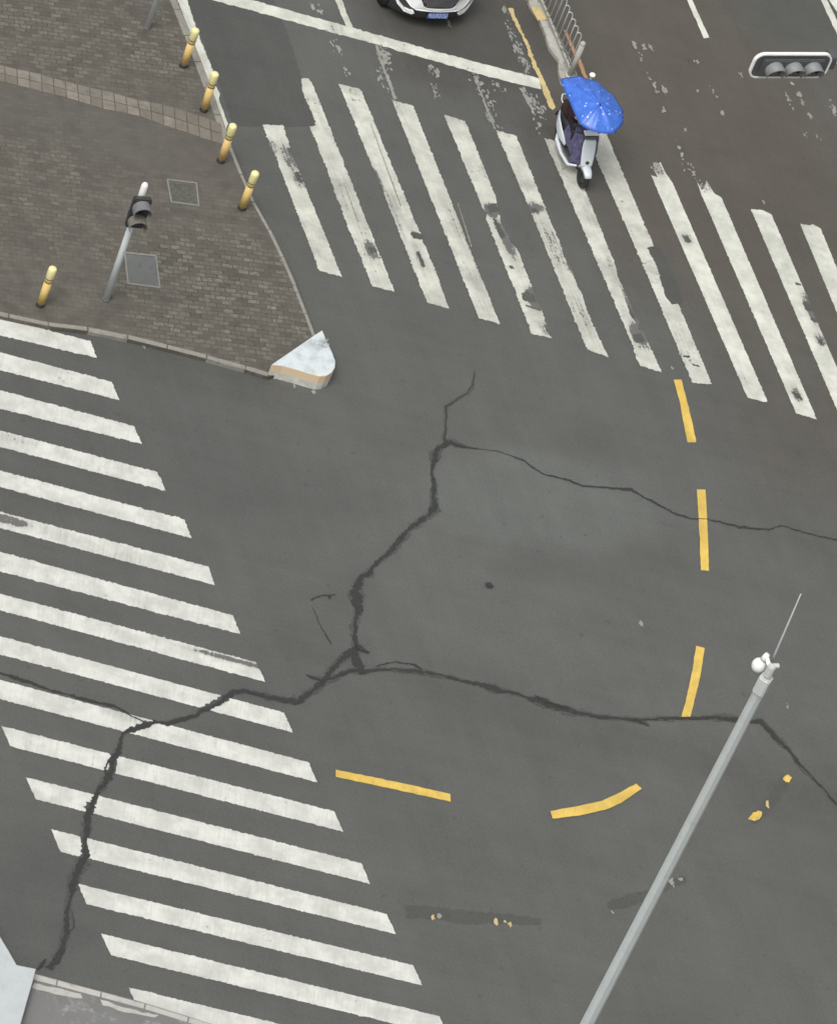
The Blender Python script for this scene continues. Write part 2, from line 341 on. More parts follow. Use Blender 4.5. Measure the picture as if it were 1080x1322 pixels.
U = {1: [(338.9, 161.1), (365.6, 161.8), (374, 189), (372, 195), (378, 203), (381, 209), (441.6, 357.6), (412.2, 349.3), (359, 211), (358, 204), (350, 190)],
2: [(388.9, 101.8), (391, 101), (399, 101.6), (406, 115), (508.9, 376.7), (480.4, 369.6), (464, 328), (452, 300), (443, 277), (440, 268), (432, 248), (424, 224), (420, 213), (412, 195), (408, 181), (398.9, 163.3), (408.4, 162.2), (404, 149), (400, 140), (395, 130), (390, 115)],
3: [(437.1, 108.2), (456, 113), (465.6, 115.6), (540, 297), (565, 357), (579.1, 398.4), (551.1, 390.4), (497, 254), (494, 243), (488, 232), (480, 214)],
4: [(505.8, 129.3), (532.9, 136.7), (579, 252), (591, 283), (602, 312), (645.1, 418.2), (617.8, 410.9)],
5: [(572.9, 148.2), (600, 156), (640, 255), (641, 262), (642, 270), (646, 286), (655, 304), (660, 314), (669, 325), (672, 332), (678, 350), (682, 359), (686, 370), (691, 384), (697, 395), (703, 412), (705, 420), (703, 425), (708, 432), (712.9, 436.9), (686.7, 431.1), (672, 396), (666, 377), (655, 352), (627, 282), (629, 274), (623, 269)],
6: [(639.6, 167.8), (666.2, 175.6), (713, 292), (716, 298), (722, 312), (727, 330), (736, 345), (745, 370), (752, 382), (757, 400), (763, 415), (768, 425), (784.9, 461.3), (757.3, 451.1), (700, 310), (692, 290), (680, 262)],
7: [(702, 178), (731, 186), (795, 345), (796, 355), (803, 370), (812, 390), (818, 405), (825, 416), (823, 425), (829, 427), (835, 440), (854.1, 480.9), (825.2, 472), (818, 455), (817, 446), (812, 436)],
8: [(752, 165), (779, 165), (843.5, 318), (837, 319), (834, 320), (840, 330), (848, 345), (853, 365), (858, 382), (866, 393), (875, 392), (918.3, 496.1), (893.3, 493.9), (822, 325)],
9: [(839.8, 225.9), (848, 229), (843, 217), (851.9, 209.3), (858, 222), (867.6, 236.1), (990, 518), (986, 519), (964.3, 513.3)],
10: [(903.7, 248.5), (899, 234), (905, 245), (909, 243), (911, 233), (921, 249), (930.9, 255.6), (1053.7, 541.5), (1027.2, 533.7)],
11: [(968.5, 270), (983, 271), (995.2, 276.9), (1035, 369), (1047, 396), (1044, 399), (1040, 392), (1035, 390), (1039, 400), (1048, 400), (1056, 420), (1080, 475), (1114, 561), (1090, 553)],
12: [(1031.9, 288.5), (1044, 291), (1048, 289), (1058.7, 295.4), (1176, 580), (1150, 573)],
13: [(1094, 308), (1120, 316), (1238, 600), (1212, 593)], 14: [(1156, 328), (1182, 336), (1300, 620), (1274, 613)]}
for i, q in U.items():
    rel(flat_px("stripe", q, M_W2 if i < 9 else M_W2B, None, .008, amp=.014 if i < 9 else .008, step=.035), cw2)
def chip(par, px, z=.012, mat=None, nm="bare_patch", amp=.02): rel(flat_px(nm, px, mat or M_CHIP, None, z, amp=amp, step=.03), par)
chip(cw2, [(529, 302), (534, 299), (546, 303), (545, 309), (533, 308)]); chip(cw2, [(537, 325), (541, 324), (549, 344), (545, 345)], amp=.008)
chip(cw2, [(574, 152), (575, 152), (576, 153)]) ; chip(cw2, [(628, 266), (640, 262), (644, 272), (632, 276)]); chip(cw2, [(636, 281), (641, 284), (652, 303), (648, 309), (642, 300), (638, 290)])
chip(cw2, [(656, 343), (661, 343), (664, 347), (659, 347)], amp=.006); chip(cw2, [(672, 378), (680, 375), (690, 383), (692, 390), (682, 390), (674, 386)])
chip(cw2, [(678, 393), (698, 400), (698, 402), (678, 395)], amp=.006); chip(cw2, [(684, 270), (691, 268), (693, 273), (687, 275)])
chip(cw2, [(816, 433), (826, 430), (832, 438), (828, 443), (818, 440)]); chip(cw2, [(809, 391), (814, 398), (820, 410), (818, 414), (812, 404)], amp=.012)
chip(cw2, [(881, 459), (890, 459), (889, 462), (881, 461)], amp=.008); chip(cw2, [(892, 469), (902, 472), (903, 474), (894, 472)], amp=.008)
chip(cw2, [(880, 306), (888, 305), (892, 312), (886, 313)], amp=.012); chip(cw2, [(1025, 364), (1033, 366), (1034, 369), (1026, 367)], amp=.01)
chip(cw2, [(1035, 391), (1042, 389), (1050, 401), (1041, 402)], amp=.008); chip(cw2, [(1045, 409), (1054, 414), (1050, 416), (1046, 413)], amp=.01); chip(cw2, [(1056, 438), (1061, 438), (1061, 446), (1058, 444)], amp=.01)
chip(cw2, [(1020, 505), (1030, 508), (1036, 516), (1028, 514)], amp=.01); chip(cw2, [(474, 318), (485, 320), (487, 326), (478, 327)], amp=.02); chip(cw2, [(381, 222), (386, 222), (390, 236), (384, 234)], amp=.02)
flat_px('worn_smear', W8, M_OLD, road, .0045, amp=.02, step=.04)
for a_, b_ in (((478, 160), (517, 266)), ((590, 262), (608, 318)), ((443, 236), (462, 286))):   # hairline splits in the paint
    chip(cw2, [a_, (a_[0]+1.0, a_[1]), (b_[0]+1.2, b_[1]), (b_[0]-.2, b_[1]+1)], amp=.008, mat=M_SPLIT)

# ---- lines
tag(flat_px("stop_line", [(236, -24), (325.6, 0), (480, 43), (560, 65.5), (626, 83), (695, 101), (698, 116), (620, 96), (480, 55.6), (400, 34), (275.5, 0), (236, -11)], M_W2B, None, .008, amp=.014, step=.06),
    "long white stop line in front of the white car", "stop line")
tag(flat_px("lane_line", [(392, -100), (400.5, -100), (455.6, 36), (446.4, 34.5)], M_W2, None, .0085, amp=.012), "narrow white lane line meeting the stop line left of the car", "lane line")
tag(flat_px("lane_line", [(862, -55), (869, -55), (893, 0), (915, 48.6), (907.8, 49.4), (886.4, 0)], M_W2B, None, .008, amp=.006), "short white lane dash at the top edge right of the blue umbrella", "lane line")
tag(flat_px("lane_line", [(1034, -60), (1042, -60), (1067, 0), (1080, 27), (1110, 90), (1102, 92), (1080, 45), (1059, 0)], M_W2B, None, .008, amp=.006), "white lane line cutting the top right corner above the traffic light", "lane line")
tag(flat_px("lane_marking", [(1066, -10), (1090, -12), (1100, 40), (1088, 30), (1080, 16), (1070.5, 1.5)], M_W2B, None, .008, amp=.008), "pale painted patch at the very top right corner beside the lane line", "lane marking")
tag(flat_px("edge_line", [(150, -210), (163, -210), (242, 0), (250.7, 28), (259, 52), (272, 83), (277, 97), (270.7, 109), (266, 104), (259, 83), (250.7, 59), (245.6, 43), (229, 0)], M_W2B, None, .008, amp=.012, step=.05),
    "broad white edge line along the kerb beside the first two bollards", "edge line")
tag(flat_px("edge_line", [(276.7, 109.6), (280, 113), (284, 121), (282.8, 129), (294.4, 160), (291.5, 169), (288.5, 160), (275, 123)], M_W2B, None, .008, amp=.008, step=.05),
    "thin worn tail of the white edge line tapering between two bollards", "edge line")
tag(flat_px("yellow_line", [(655.6, 11), (661.4, 10.4), (668, 28.6), (673.7, 40), (686.7, 68.8), (695.8, 91), (704.8, 110), (716.5, 137.8), (713, 142), (709, 139), (701, 119.5), (692, 94.8), (682.8, 72.7), (675, 50.6), (664.6, 32.5)], M_YELW, None, .0085, amp=.02, step=.05),
    "worn yellow line between the white car and the railing", "lane line")
G5 = "yellow guide dashes curving across the junction"
D = [([(869, 490), (879, 490), (886, 517), (893, 545), (898, 571), (887, 571), (881, 541), (876, 515)], "short straight yellow dash just below the worn zebra crossing"),
([(899, 632), (910, 632), (912, 665), (913.5, 700), (914.5, 737), (904, 736), (903, 700), (901, 665)], "near vertical yellow dash cut by a thin dark crack"),
([(898, 833.6), (909, 836.5), (906.5, 855), (903.6, 870.5), (897, 900), (890, 928), (885, 926), (879, 925), (888.7, 887.5), (894, 860)], "yellow dash ending on the dark sealed crack left of the tall pole"),
([(710, 1047), (742, 1041.5), (776, 1034), (797, 1024.5), (820.7, 1011.7), (828, 1018), (801.6, 1036.4), (780, 1045.7), (746, 1053), (713, 1056.8)], "curved yellow dash bending upwards left of the tall pole"),
([(433.4, 993.6), (505, 1008), (581, 1025), (581.5, 1035), (505, 1018), (433.4, 1002.7)], "straight yellow dash just right of the left zebra crossing")]
for q, lb in D: tag(flat_px("yellow_dash", q, M_YEL, None, .016 if 'ending' in lb else .0085, amp=.006), lb, "yellow dash", G5)

# ---- remnants of old paint
def flakes(name, specs, mat, par=road, z=.0095):
    bm = bmesh.new()
    for (x, y, s_, n, el) in specs:      # cluster centre px, spread px, count, elongation along the bars
        for k in range(n):
            u = rng.gauss(0, s_*el); v = rng.gauss(0, s_*.45)
            px, py = x + u*.40 + v*.9, y + u*.92 - v*.3
            c = gp(px, py, z); r = rng.uniform(.008, .026)*(1.7 if rng.random() < .12 else 1); m = rng.randint(6, 9)
            an = A_BAR2 + rng.gauss(0, .4); ca, sa = math.cos(an), math.sin(an)
            vs = []
            for j in range(m):
                t = 2*PI*j/m; rr = r*rng.uniform(.55, 1.3); a_, b_ = rr*math.cos(t)*1.9, rr*math.sin(t)
                vs.append(bm.verts.new((c.x + a_*ca - b_*sa, c.y + a_*sa + b_*ca, z + rng.uniform(0, .0015))))
            f = bm.faces.new(vs); f.normal_update()
            if f.normal.z < 0: f.normal_flip()
    me = bpy.data.meshes.new(name); bm.to_mesh(me); bm.free(); me.materials.append(mat)
    o = bpy.data.objects.new(name, me); link(o, par); return o
flakes("old_paint_flakes", [(432, 55, 10, 12, 1.0), (437, 63, 2.5, 10, .8), (447, 92, 5, 8, 1), (497, 72, 8, 55, 1.1), (492, 92, 7, 18, 1.4), (503, 118, 8, 12, 1.4), (556, 88, 6, 12, 1.2), (564, 93, 3, 26, .7), (562, 115, 7, 22, 1),
    (615, 105, 8, 28, 1.4), (628, 130, 10, 40, 1.6), (633, 152, 6, 14, 1.2), (642, 110, 8, 12, 1.3), (684, 128, 6, 40, 1.2), (696, 140, 6, 26, 1.3), (692, 160, 6, 10, 1.2)], M_REM)
flakes("old_paint_flakes", [(662, 48, 7, 22, 1.6), (668, 66, 7, 26, 1.4), (676, 84, 6, 20, 1.4), (652, 14, 4, 14, 1.6), (413, 12, 5, 10, 1), (403, 8, 3, 8, 1)], M_REM)
flakes("old_paint_flakes", [(818, 56, 2, 8, 1), (831, 60, 3, 16, .7), (840, 62, 2, 8, 1.2), (828, 76, 3, 6, 1.4), (838, 100, 3, 5, 1.5), (845, 112, 3, 14, 1.2), (858, 117, 3.5, 20, .9), (857, 142, 2.5, 8, 1), (883, 210, 7, 10, 2.4), (884, 168, 2.5, 7, .8),
    (895, 225, 4, 10, 1.6), (899, 80, 3, 5, 1), (920, 120, 4, 5, 1.3), (846, 215, 5, 14, .8), (905, 240, 4, 10, 1)], M_REM)
flakes("old_paint_flakes", [(1016, 125, 2, 12, 1.6), (1022, 138, 2, 4, 2), (1031, 122, 2, 12, .9), (1035, 132, 1.4, 9, 1), (1044, 149, 1.6, 9, 1.2), (1022, 108, 1.5, 7, .7), (1075, 140, 3, 22, 2.2), (1055, 177, 2.5, 4, 1), (1040, 175, 2, 3, 1.4), (985, 261, 1.6, 5, .5),
    (956, 98, 2.5, 6, 1), (900, 118, 2, 4, 1), (931, 145, 3, 5, 1)], M_REM)
flakes("old_paint_flakes", [(827.5, 806, 1.8, 9, .5), (567, 1183, 2, 8, .5), (866, 1139, 3.5, 12, .6), (878, 1135, 2.5, 4, .5), (790, 1177, 1.5, 3, .5), (867, 475, 1.6, 6, .5), (1017, 912, 3, 4, 1), (579, 29, 2.0, 12, 1.2), (380, 498, 2, 4, .8), (405, 506, 2, 8, .5), (425, 445, 2, 4, 1), (186, 447, 2, 4, .5)], M_REM)
flakes("old_yellow_paint", [(640, 1190, 2.2, 16, .5), (658, 1193, 2.2, 10, .5), (559, 1184, 1.8, 8, .5), (990, 1038, 2.4, 10, .6), (652, 1191, 2, 4, .5)], M_YELW)
flat_px("old_yellow_paint", [(965, 1058), (972, 1049), (978, 1046), (983, 1048), (981, 1056), (974, 1060)], M_YEL, road, .0095, amp=.012, step=.04)
flat_px("old_yellow_paint", [(1010, 1006), (1013, 1001), (1017, 1000), (1022, 1004), (1018, 1010), (1014, 1009)], M_YEL, road, .0095, amp=.015, step=.04)
flat_px("old_white_paint", [(484, 58), (487, 58), (494, 80), (505, 108), (511, 128), (509, 129), (498, 100), (490, 78)], M_REM, road, .0092, amp=.02, step=.04)
flat_px("old_white_paint", [(670, 113), (674, 114), (690, 146), (688, 147)], M_REM, road, .0092, amp=.01, step=.04)
flat_px("old_white_paint", [(612, 100), (614, 100), (622, 122), (640, 166), (638, 167), (626, 138)], M_REM, road, .0092, amp=.012, step=.04)

# ---- sealed cracks
def ribbon(bm, pts, z):
    P = []
    for i in range(len(pts)-1):
        a, b_ = gp(*pts[i][:2], z), gp(*pts[i+1][:2], z); wa, wb = pts[i][2], pts[i+1][2]
        k = max(1, int((b_-a).length/.035))
        for j in range(k):
            t = j/k; P.append((a.lerp(b_, t), wa + (wb-wa)*t))
    P.append((gp(*pts[-1][:2], z), pts[-1][2])); prev = None; off = 0; offs = 0
    for i, (p, wd) in enumerate(P):
        t = (P[min(i+1, len(P)-1)][0] - P[max(i-1, 0)][0]).normalized(); n = Vector((-t.y, t.x, 0))
        wm = wd/78/2; off = off*.8 + rng.gauss(0, .007)
        offs = offs*.7 + rng.gauss(0, .16); l_ = max(.004, wm*(1.0+offs+rng.gauss(0, .22))); r_ = max(.004, wm*(1.0+offs+rng.gauss(0, .22)))
        c = p + n*off
        zi = z + (i % 9)*.00022; v = (bm.verts.new((c.x+n.x*l_, c.y+n.y*l_, zi)), bm.verts.new((c.x-n.x*r_, c.y-n.y*r_, zi)))
        if prev: f = bm.faces.new((prev[0], prev[1], v[1], v[0])); f.normal_update(); f.normal_flip() if f.normal.z < 0 else None
        prev = v
def crack(label, runs, blobs=(), z=.012):
    bm = bmesh.new()
    for k, r in enumerate(runs): ribbon(bm, r, z + .0023*k)
    for k, (x, y, rx, ry) in enumerate(blobs):
        c = gp(x, y); zz = z + .0023*(len(runs)+1) + .001*k
        vs = [bm.verts.new((c.x + rx/66*math.cos(t*PI/7)*rng.uniform(.8, 1.2), c.y + ry/50*math.sin(t*PI/7)*rng.uniform(.8, 1.2), zz)) for t in range(14)]
        bm.faces.new(vs)
    # thin worn halo of old sealant round the fill, a little lower
    n0 = len(bm.faces); zc = z - .003
    for r in runs:
        if max(w_ for _, _, w_ in r) > 6: ribbon(bm, [(x, y, w_*1.3+1.0) for x, y, w_ in r], zc); zc += .0002
    bm.faces.ensure_lookup_table()
    for f in bm.faces[n0:]: f.material_index = 1
    me = bpy.data.meshes.new("sealed_crack"); me.materials.append(M_TAR); me.materials.append(M_CORE); bm.to_mesh(me); bm.free()
    return tag(link(bpy.data.objects.new("sealed_crack", me)), label, "road crack")
crack("long dark sealed crack winding from the middle through the left zebra bars", [
 [(612.6, 479.3, 1), (609.6, 498.5, 1.2), (602, 507, 2), (587.4, 516.3, 2), (574.7, 524.6, 2.2), (576, 540, 1.5), (575.6, 554.8, 2), (572.6, 565, 3), (577, 572.6, 8), (565, 580, 6), (560, 590, 10), (559, 599, 6), (557.8, 608, 2), (560, 623, 6), (560, 637.8, 6), (562, 654, 10),
  (554.8, 664, 5), (541.5, 672.7, 9), (529.6, 680.7, 7), (517.8, 694, 7), (504.4, 711.9, 6), (492.6, 722, 5), (480.7, 732.6, 4), (475.7, 741, 10), (466, 743, 6), (462, 755, 11), (460, 765, 14), (460, 775, 15), (463, 785, 9), (458.7, 800, 7), (457, 820.7, 7), (459, 834, 11), (459, 850, 9), (465, 862, 12), (469.6, 870, 9)],
 [(577, 572, 5), (583, 571, 7), (593, 575, 5), (602, 577, 4), (609, 578, 1.2), (616, 579, 1)],
 [(459, 838, 9), (450, 843, 9), (434, 857.8, 6), (422, 874, 6), (414.8, 883, 7), (397, 896, 8), (385, 905, 9), (367, 903.7, 7), (344, 899, 6), (320, 893, 6), (302, 892, 5), (293, 899, 7), (282, 906.7, 6), (269, 913, 7), (260, 917, 5), (253, 923, 4), (233, 928, 5), (216.7, 933, 6), (200, 933, 6), (186.7, 936.7, 8), (170, 941.7, 6), (160, 946, 3), (156, 956.7, 4), (153, 970, 7), (146.7, 980, 6), (144, 995, 7), (136.7, 1006.7, 8), (128, 1020, 6), (124, 1027.5, 4), (117.5, 1040, 10), (113, 1055, 8), (112, 1068, 8), (110, 1083, 5), (110, 1093, 5), (111, 1103, 9), (106, 1113, 9), (100, 1126.7, 9), (93, 1144, 9), (89, 1160, 5), (86.7, 1180, 4), (85.6, 1204, 7), (80, 1226.7, 7), (71, 1243, 8), (64.4, 1251, 9)],
 [(469, 866, 8), (456, 864.6, 5), (444, 868, 5), (429.6, 875.6, 5), (418, 878.5, 5), (400, 872.6, 3), (396, 870, 1)],
 [(146.7, 973, 3), (138, 985, 3), (135, 996, 2)], [(91, 1173, 1.5), (96.7, 1186.7, 1.5), (94.4, 1197.8, 1.5), (88, 1208, 1.5)], [(60, 1238, 2), (53, 1245.6, 4), (47, 1250, 3)],
 [(459, 830, 6), (466, 836, 7), (477, 842, 2)]], [(631, 757, 5, 3.2), (425, 772, 1.6, 1.6)])
crack("dark sealed crack running right from the centre and passing behind the tall pole", [
 [(469, 868, 8), (480, 865, 4), (490, 863, 3), (506.7, 864, 4), (533, 865, 5), (550, 867, 8), (570, 871.7, 5), (586.7, 876, 6), (610, 881.7, 4), (623, 884, 7), (643, 890, 9), (656.7, 893, 4), (676.7, 899, 3), (690, 903, 9), (710, 911.7, 10), (733, 918, 9), (756.7, 921.7, 6), (776.7, 925, 5), (800, 927, 3), (823, 930, 7), (830, 933, 4), (838, 937, 2)],
 [(486.7, 861, 2), (500, 856, 2), (513, 855, 2), (533, 858, 3), (543, 865, 4)],
 [(815, 928, 3), (837.5, 928, 3), (850, 928, 5), (870, 927.5, 4), (905, 927.5, 4), (922.5, 926.7, 7), (945, 927.5, 6), (970, 931, 4), (982.5, 930, 7), (990, 938.7, 8), (1005, 955, 7), (1022.5, 975, 6), (1038, 994.5, 3), (1044, 1000, 1.2), (1048.7, 1005, 2)],
 [(1048.7, 1005, 2), (1060, 1016, 5), (1067.5, 1025, 3), (1077.5, 1037, 5), (1100, 1050, 4), (1140, 1085, 4)], [(690, 898, 3), (705, 904, 6), (722, 911, 5), (738, 914, 3)]])
crack("thin wavy crack crossing the right half and cutting a yellow dash", [
 [(615.6, 578.5, 1), (640.7, 582, 1.5), (661.5, 589, 1.5), (676, 594.8, 4), (700, 611.7, 1.8), (706.7, 613, 3), (733, 619, 4.5), (751, 627.5, 2.5), (782, 629.8, 3), (813, 632, 4.5), (831, 642, 3.5), (853, 653, 3), (875.6, 665.8, 3), (893, 670, 2.5), (902, 670, 1.2), (912, 671, 1.2), (929, 673, 2.5), (955.6, 680, 3.5), (991, 682.7, 3), (1009, 679, 2), (1044, 690, 3), (1080, 697, 3.5), (1130, 705, 3)]])
crack("faint crack from the left edge joining the zebra bars above the main crack", [
 [(-60, 850, 3), (0, 868, 3), (33, 880, 5), (60, 890, 3), (85, 896, 3), (100, 901.7, 6), (127, 907, 5), (147, 911.7, 4), (167, 923, 3), (187, 932, 2)]])
crack("short hairline crack left of the thick central crack", [[(401.5, 774.8, 2), (410, 770, 3), (417.8, 768, 2.5), (432.6, 766.8, 2)]])
crack("tiny slanting hairline crack just above left of the main crack junction", [[(403, 784, .6), (412, 800, .8), (419, 814.8, 1), (424, 823, 1.6), (428, 831, 1.8)]])

# ---- pavements
ZS = .09
kr = [(130, -215), (229, 0), (246, 43), (268, 100), (288, 155), (300, 190), (325, 252), (337, 274), (350, 297), (374, 347), (391, 389), (408, 434)]
kb = [(-300, 340), (-120, 380), (0, 408), (60, 421), (128, 429), (167, 438), (239, 456), (299, 472), (346, 486)]
sw_out = [gp(*p, ZS) for p in kr] + [gp(400, 455, ZS), gp(380, 480, ZS)] + [gp(*p, ZS) for p in reversed(kb)] + [gp(-700, 250, ZS), gp(-700, -500, ZS), gp(0, -500, ZS)]
sw = prism("sidewalk", sw_out, -.05, ZS-.004, M_BRICK); tag(sw, kind='structure')
def kerb_run(name, line, wid, side, mat, par, z0=-.02, z1=ZS, seg=.75, jw=.008):
    """kerb stones laid end to end along a line of ground points; side = inward normal sign"""
    bm = bmesh.new(); P = [Vector((p.x, p.y, 0)) for p in line]
    cum = [0]
    for a, b_ in zip(P, P[1:]): cum.append(cum[-1]+(b_-a).length)
    def at(s_):
        s_ = min(max(s_, 0), cum[-1]-1e-6)
        for i in range(len(P)-1):
            if s_ <= cum[i+1]: return P[i].lerp(P[i+1], (s_-cum[i])/(cum[i+1]-cum[i])), (P[i+1]-P[i]).normalized()
    s_ = 0
    while s_ < cum[-1]-.1:
        e = min(s_+seg, cum[-1]); a, ta = at(s_+jw/2); b_, tb = at(e-jw/2); t = (b_-a).normalized(); n = Vector((-t.y, t.x, 0))*side
        dz = rng.uniform(-.004, .004); dn = rng.uniform(-.006, .006)
        q = [a+n*dn, b_+n*dn, b_+n*(wid+dn), a+n*(wid+dn)]
        lo = [bm.verts.new((p.x, p.y, z0)) for p in q]; hi = [bm.verts.new((p.x, p.y, z1+dz)) for p in q]
        bm.faces.new(lo); tf = bm.faces.new(hi)
        for i in range(4): bm.faces.new((lo[i], lo[(i+1) % 4], hi[(i+1) % 4], hi[i]))
        bmesh.ops.bevel(bm, geom=list(tf.edges), offset=.012, segments=1, affect='EDGES')
        s_ += seg
    return obj(name, bm, mat, par)
kerb_run("kerb", [gp(*p, ZS) for p in kr[:6]], .16, -1, M_KERB, sw)
kerb_run("kerb", [gp(*p, ZS) for p in kr[5:]], .075, -1, M_KERB, sw, z1=ZS+.003)
kerb_run("kerb", [gp(*p, ZS) for p in kb], .12, 1, M_KERB, sw)
# band of tan tiles
bt = [(-120, 60), (0, 84), (46, 94), (96, 108), (144, 119), (176, 128.5), (213, 135), (267, 152), (286, 160)]
bb = [(-120, 80), (0, 105), (50, 117), (96, 129), (130, 140), (177, 149), (215, 163), (266, 180), (289, 187)]
def interp(line, t):
    L_ = [0]
    for a, b_ in zip(line, line[1:]): L_.append(L_[-1]+math.dist(a, b_))
    s_ = t*L_[-1]
    for i in range(len(line)-1):
        if s_ <= L_[i+1]+1e-9:
            k = (s_-L_[i])/(L_[i+1]-L_[i]); return (line[i][0]+(line[i+1][0]-line[i][0])*k, line[i][1]+(line[i+1][1]-line[i][1])*k)
bm = bmesh.new(); N = 26
for k in range(N):
    a, b_, c, d = interp(bt, k/N), interp(bt, (k+1)/N), interp(bb, (k+1)/N), interp(bb, k/N)
    for h in (0, .5):
        q = []
        for t, b0 in ((a, d), (b_, c)):
            for hh in (h, h+.5): q.append(gp(t[0]+(b0[0]-t[0])*hh, t[1]+(b0[1]-t[1])*hh, ZS))
        q = [q[0], q[2], q[3], q[1]]; cen = sum(q, Vector())/4
        q = [cen+(p-cen)*.92 for p in q]; dz = rng.uniform(0, .003)
        lo = [bm.verts.new((p.x, p.y, ZS-.03)) for p in q]; hi = [bm.verts.new((p.x, p.y, ZS+.002+dz)) for p in q]
        bm.faces.new(hi); bm.faces.new(lo)
        for i in range(4): bm.faces.new((lo[i], lo[(i+1) % 4], hi[(i+1) % 4], hi[i]))
obj("tile_band", bm, M_TILE, sw)
# lower left pavement
k2 = [(-200, 1195), (-40, 1236), (47, 1257), (110, 1274), (175, 1291), (240, 1311), (300, 1330), (420, 1364), (560, 1400), (800, 1458), (1300, 1575), (1900, 1710)]
sw2 = prism("sidewalk", [gp(*p, ZS) for p in k2] + [gp(1900, 3800, ZS), gp(-1500, 3800, ZS), gp(-1500, 880, ZS)], -.05, ZS-.004, M_CONC); tag(sw2, kind='structure')
kerb_run("kerb", [gp(*p, ZS) for p in k2[1:]], .13, -1, M_KERBW, sw2)
flat_px("paint_strip", [(44, 1269), (104, 1283), (107, 1289), (80, 1285), (42, 1275)], M_KERBW, sw2, ZS+.001, amp=.02)
flat_px("paint_strip", [(130, 1290), (150, 1297), (170, 1302), (205, 1310), (200, 1314), (170, 1308), (150, 1303), (132, 1298)], M_KERBW, sw2, ZS+.001, amp=.03)

# ================================================================== THINGS
# ---- painted corner blocks
def blk_mat(name, z1):
    s = NB(name); sep = s.n('ShaderNodeSeparateXYZ'); s.l(s.pos, sep.inputs[0]); n = s.noise(7, 5, .65)
    z = s.math('ADD', sep.outputs['Z'], s.math('MULTIPLY', s.math('SUBTRACT', n, .5), .13))
    white = s.mix(s.ramp(s.noise(5, 6, .7), .42, .72), (.55, .60, .61), (.40, .44, .45)); white = s.mix(s.math('MULTIPLY', s.blob(424, 462, .14, .55, A_BAR2, .6, .15), s.ramp(s.noise(9, 5, .7), .35, .6)), white, (.27, .28, .28)); white = s.mix(s.ramp(s.noise(26, 4, .7), .62, .70, 0, .6), white, (.25, .25, .24))
    low = s.mix(s.ramp(n, .35, .7), (.62, .64, .58), (.46, .46, .41))
    yel = s.mix(s.ramp(n, .4, .7), (.72, .54, .34), (.62, .56, .46))
    c = s.mix(s.ramp(z, .145, .18), low, yel); up_ = s.n('ShaderNodeSeparateXYZ'); s.l(s.geo.outputs['True Normal'], up_.inputs[0]); c = s.mix(s.ramp(up_.outputs['Z'], .5, .7), c, white)
    return s.fin(c, .5, .4)
ZB = .36; M_BLK = blk_mat("corner_block_paint", ZB)
T = [(350.5, 470.5), (365, 472), (387, 478), (400, 482), (413, 485.5), (421, 485), (428, 481), (432.5, 474), (433, 466), (429, 455), (421, 438), (416, 426), (405, 433)]
blk = prism("corner_block", [gp(*p, ZB) for p in T], -.02, ZB, M_BLK, bev=.015)
tag(blk, "white corner block with a yellow side stripe at the tip of the brick pavement", "concrete block")
ZB2 = .30
blk2 = prism("corner_block", [gp(*p, ZB2) for p in [(-60, 1120), (0, 1208), (12, 1228), (22, 1245.6), (46.7, 1250.7), (44, 1262), (36, 1290), (27, 1322), (10, 1385), (-160, 1385)]], -.02, ZB2, M_BLKW, bev=.012)
tag(blk2, "bluish white concrete block at the bottom left corner of the photo", "concrete block")

# ---- bollards
def bollard_mats():
    s = NB("bollard_yellow"); tc = s.n('ShaderNodeTexCoord'); n = s.noise(9, 5, .7, vec=tc.outputs['Object']); oi = s.n('ShaderNodeObjectInfo')
    c = s.mix(oi.outputs['Random'], (.64, .46, .14), (.66, .43, .17)); c = s.mix(s.ramp(n, .4, .75, 0, .6), c, (.62, .52, .30))
    a = s.fin(c, .5, .4)
    b_ = plain("bollard_cap_yellow", (.76, .70, .34), .4, .5, var=.12, scale=9); c_ = plain("bollard_band", (.20, .17, .10), .4, .5, var=.4, scale=20); return a, b_, c_
M_BY, M_BC, M_BB = bollard_mats()
bmod = empty("bollard")
bm = bmesh.new(); add_lathe(bm, [(.082, 0), (.082, .012), (.077, .016), (.077, .065)], 24); obj("base", bm, M_BLACK, bmod, True)
bm = bmesh.new(); add_lathe(bm, [(.075, .065), (.075, .56)], 24); obj("post", bm, M_BY, bmod, True)
bm = bmesh.new(); add_lathe(bm, [(.077, .56), (.077, .592)], 24); obj("band", bm, M_BB, bmod, True)
bm = bmesh.new(); add_lathe(bm, [(.0755, .592), (.0755, .628)], 24); obj("post_neck", bm, M_BY, bmod, True)
bm = bmesh.new(); add_lathe(bm, [(.077, .628), (.077, .66)], 24); obj("band", bm, M_BB, bmod, True)
bm = bmesh.new(); add_lathe(bm, [(.076, .66), (.079, .665), (.080, .835), (.076, .862), (.06, .882), (.03, .892), (.002, .895)], 24); obj("cap", bm, M_BC, bmod, True)
BP = [((237, 85), (251, 42), "yellow bollard beside the broad white edge line, nearest the top edge"), ((263, 142), (277, 97), "yellow bollard beside the lower tip of the broad white edge line"),
 ((285, 208), (298, 160), "yellow bollard where the tan tile band meets the kerb"), ((312, 269), (326, 221), "yellow bollard nearest the zebra bars, right of the small manhole cover"), ((52, 394), (65, 345), "lone yellow bollard left of the pedestrian signal pole")]
for i, (b0, t0, lb) in enumerate(BP):
    o = bmod if i == 0 else copy_tree(bmod)
    o.location = gp(*b0, ZS); o.scale = (1, 1, 1.09); o.rotation_euler = (rng.gauss(0, .01), rng.gauss(0, .01), rng.uniform(0, 6)); tag(o, lb, "bollard", "yellow bollards on the corner pavement")

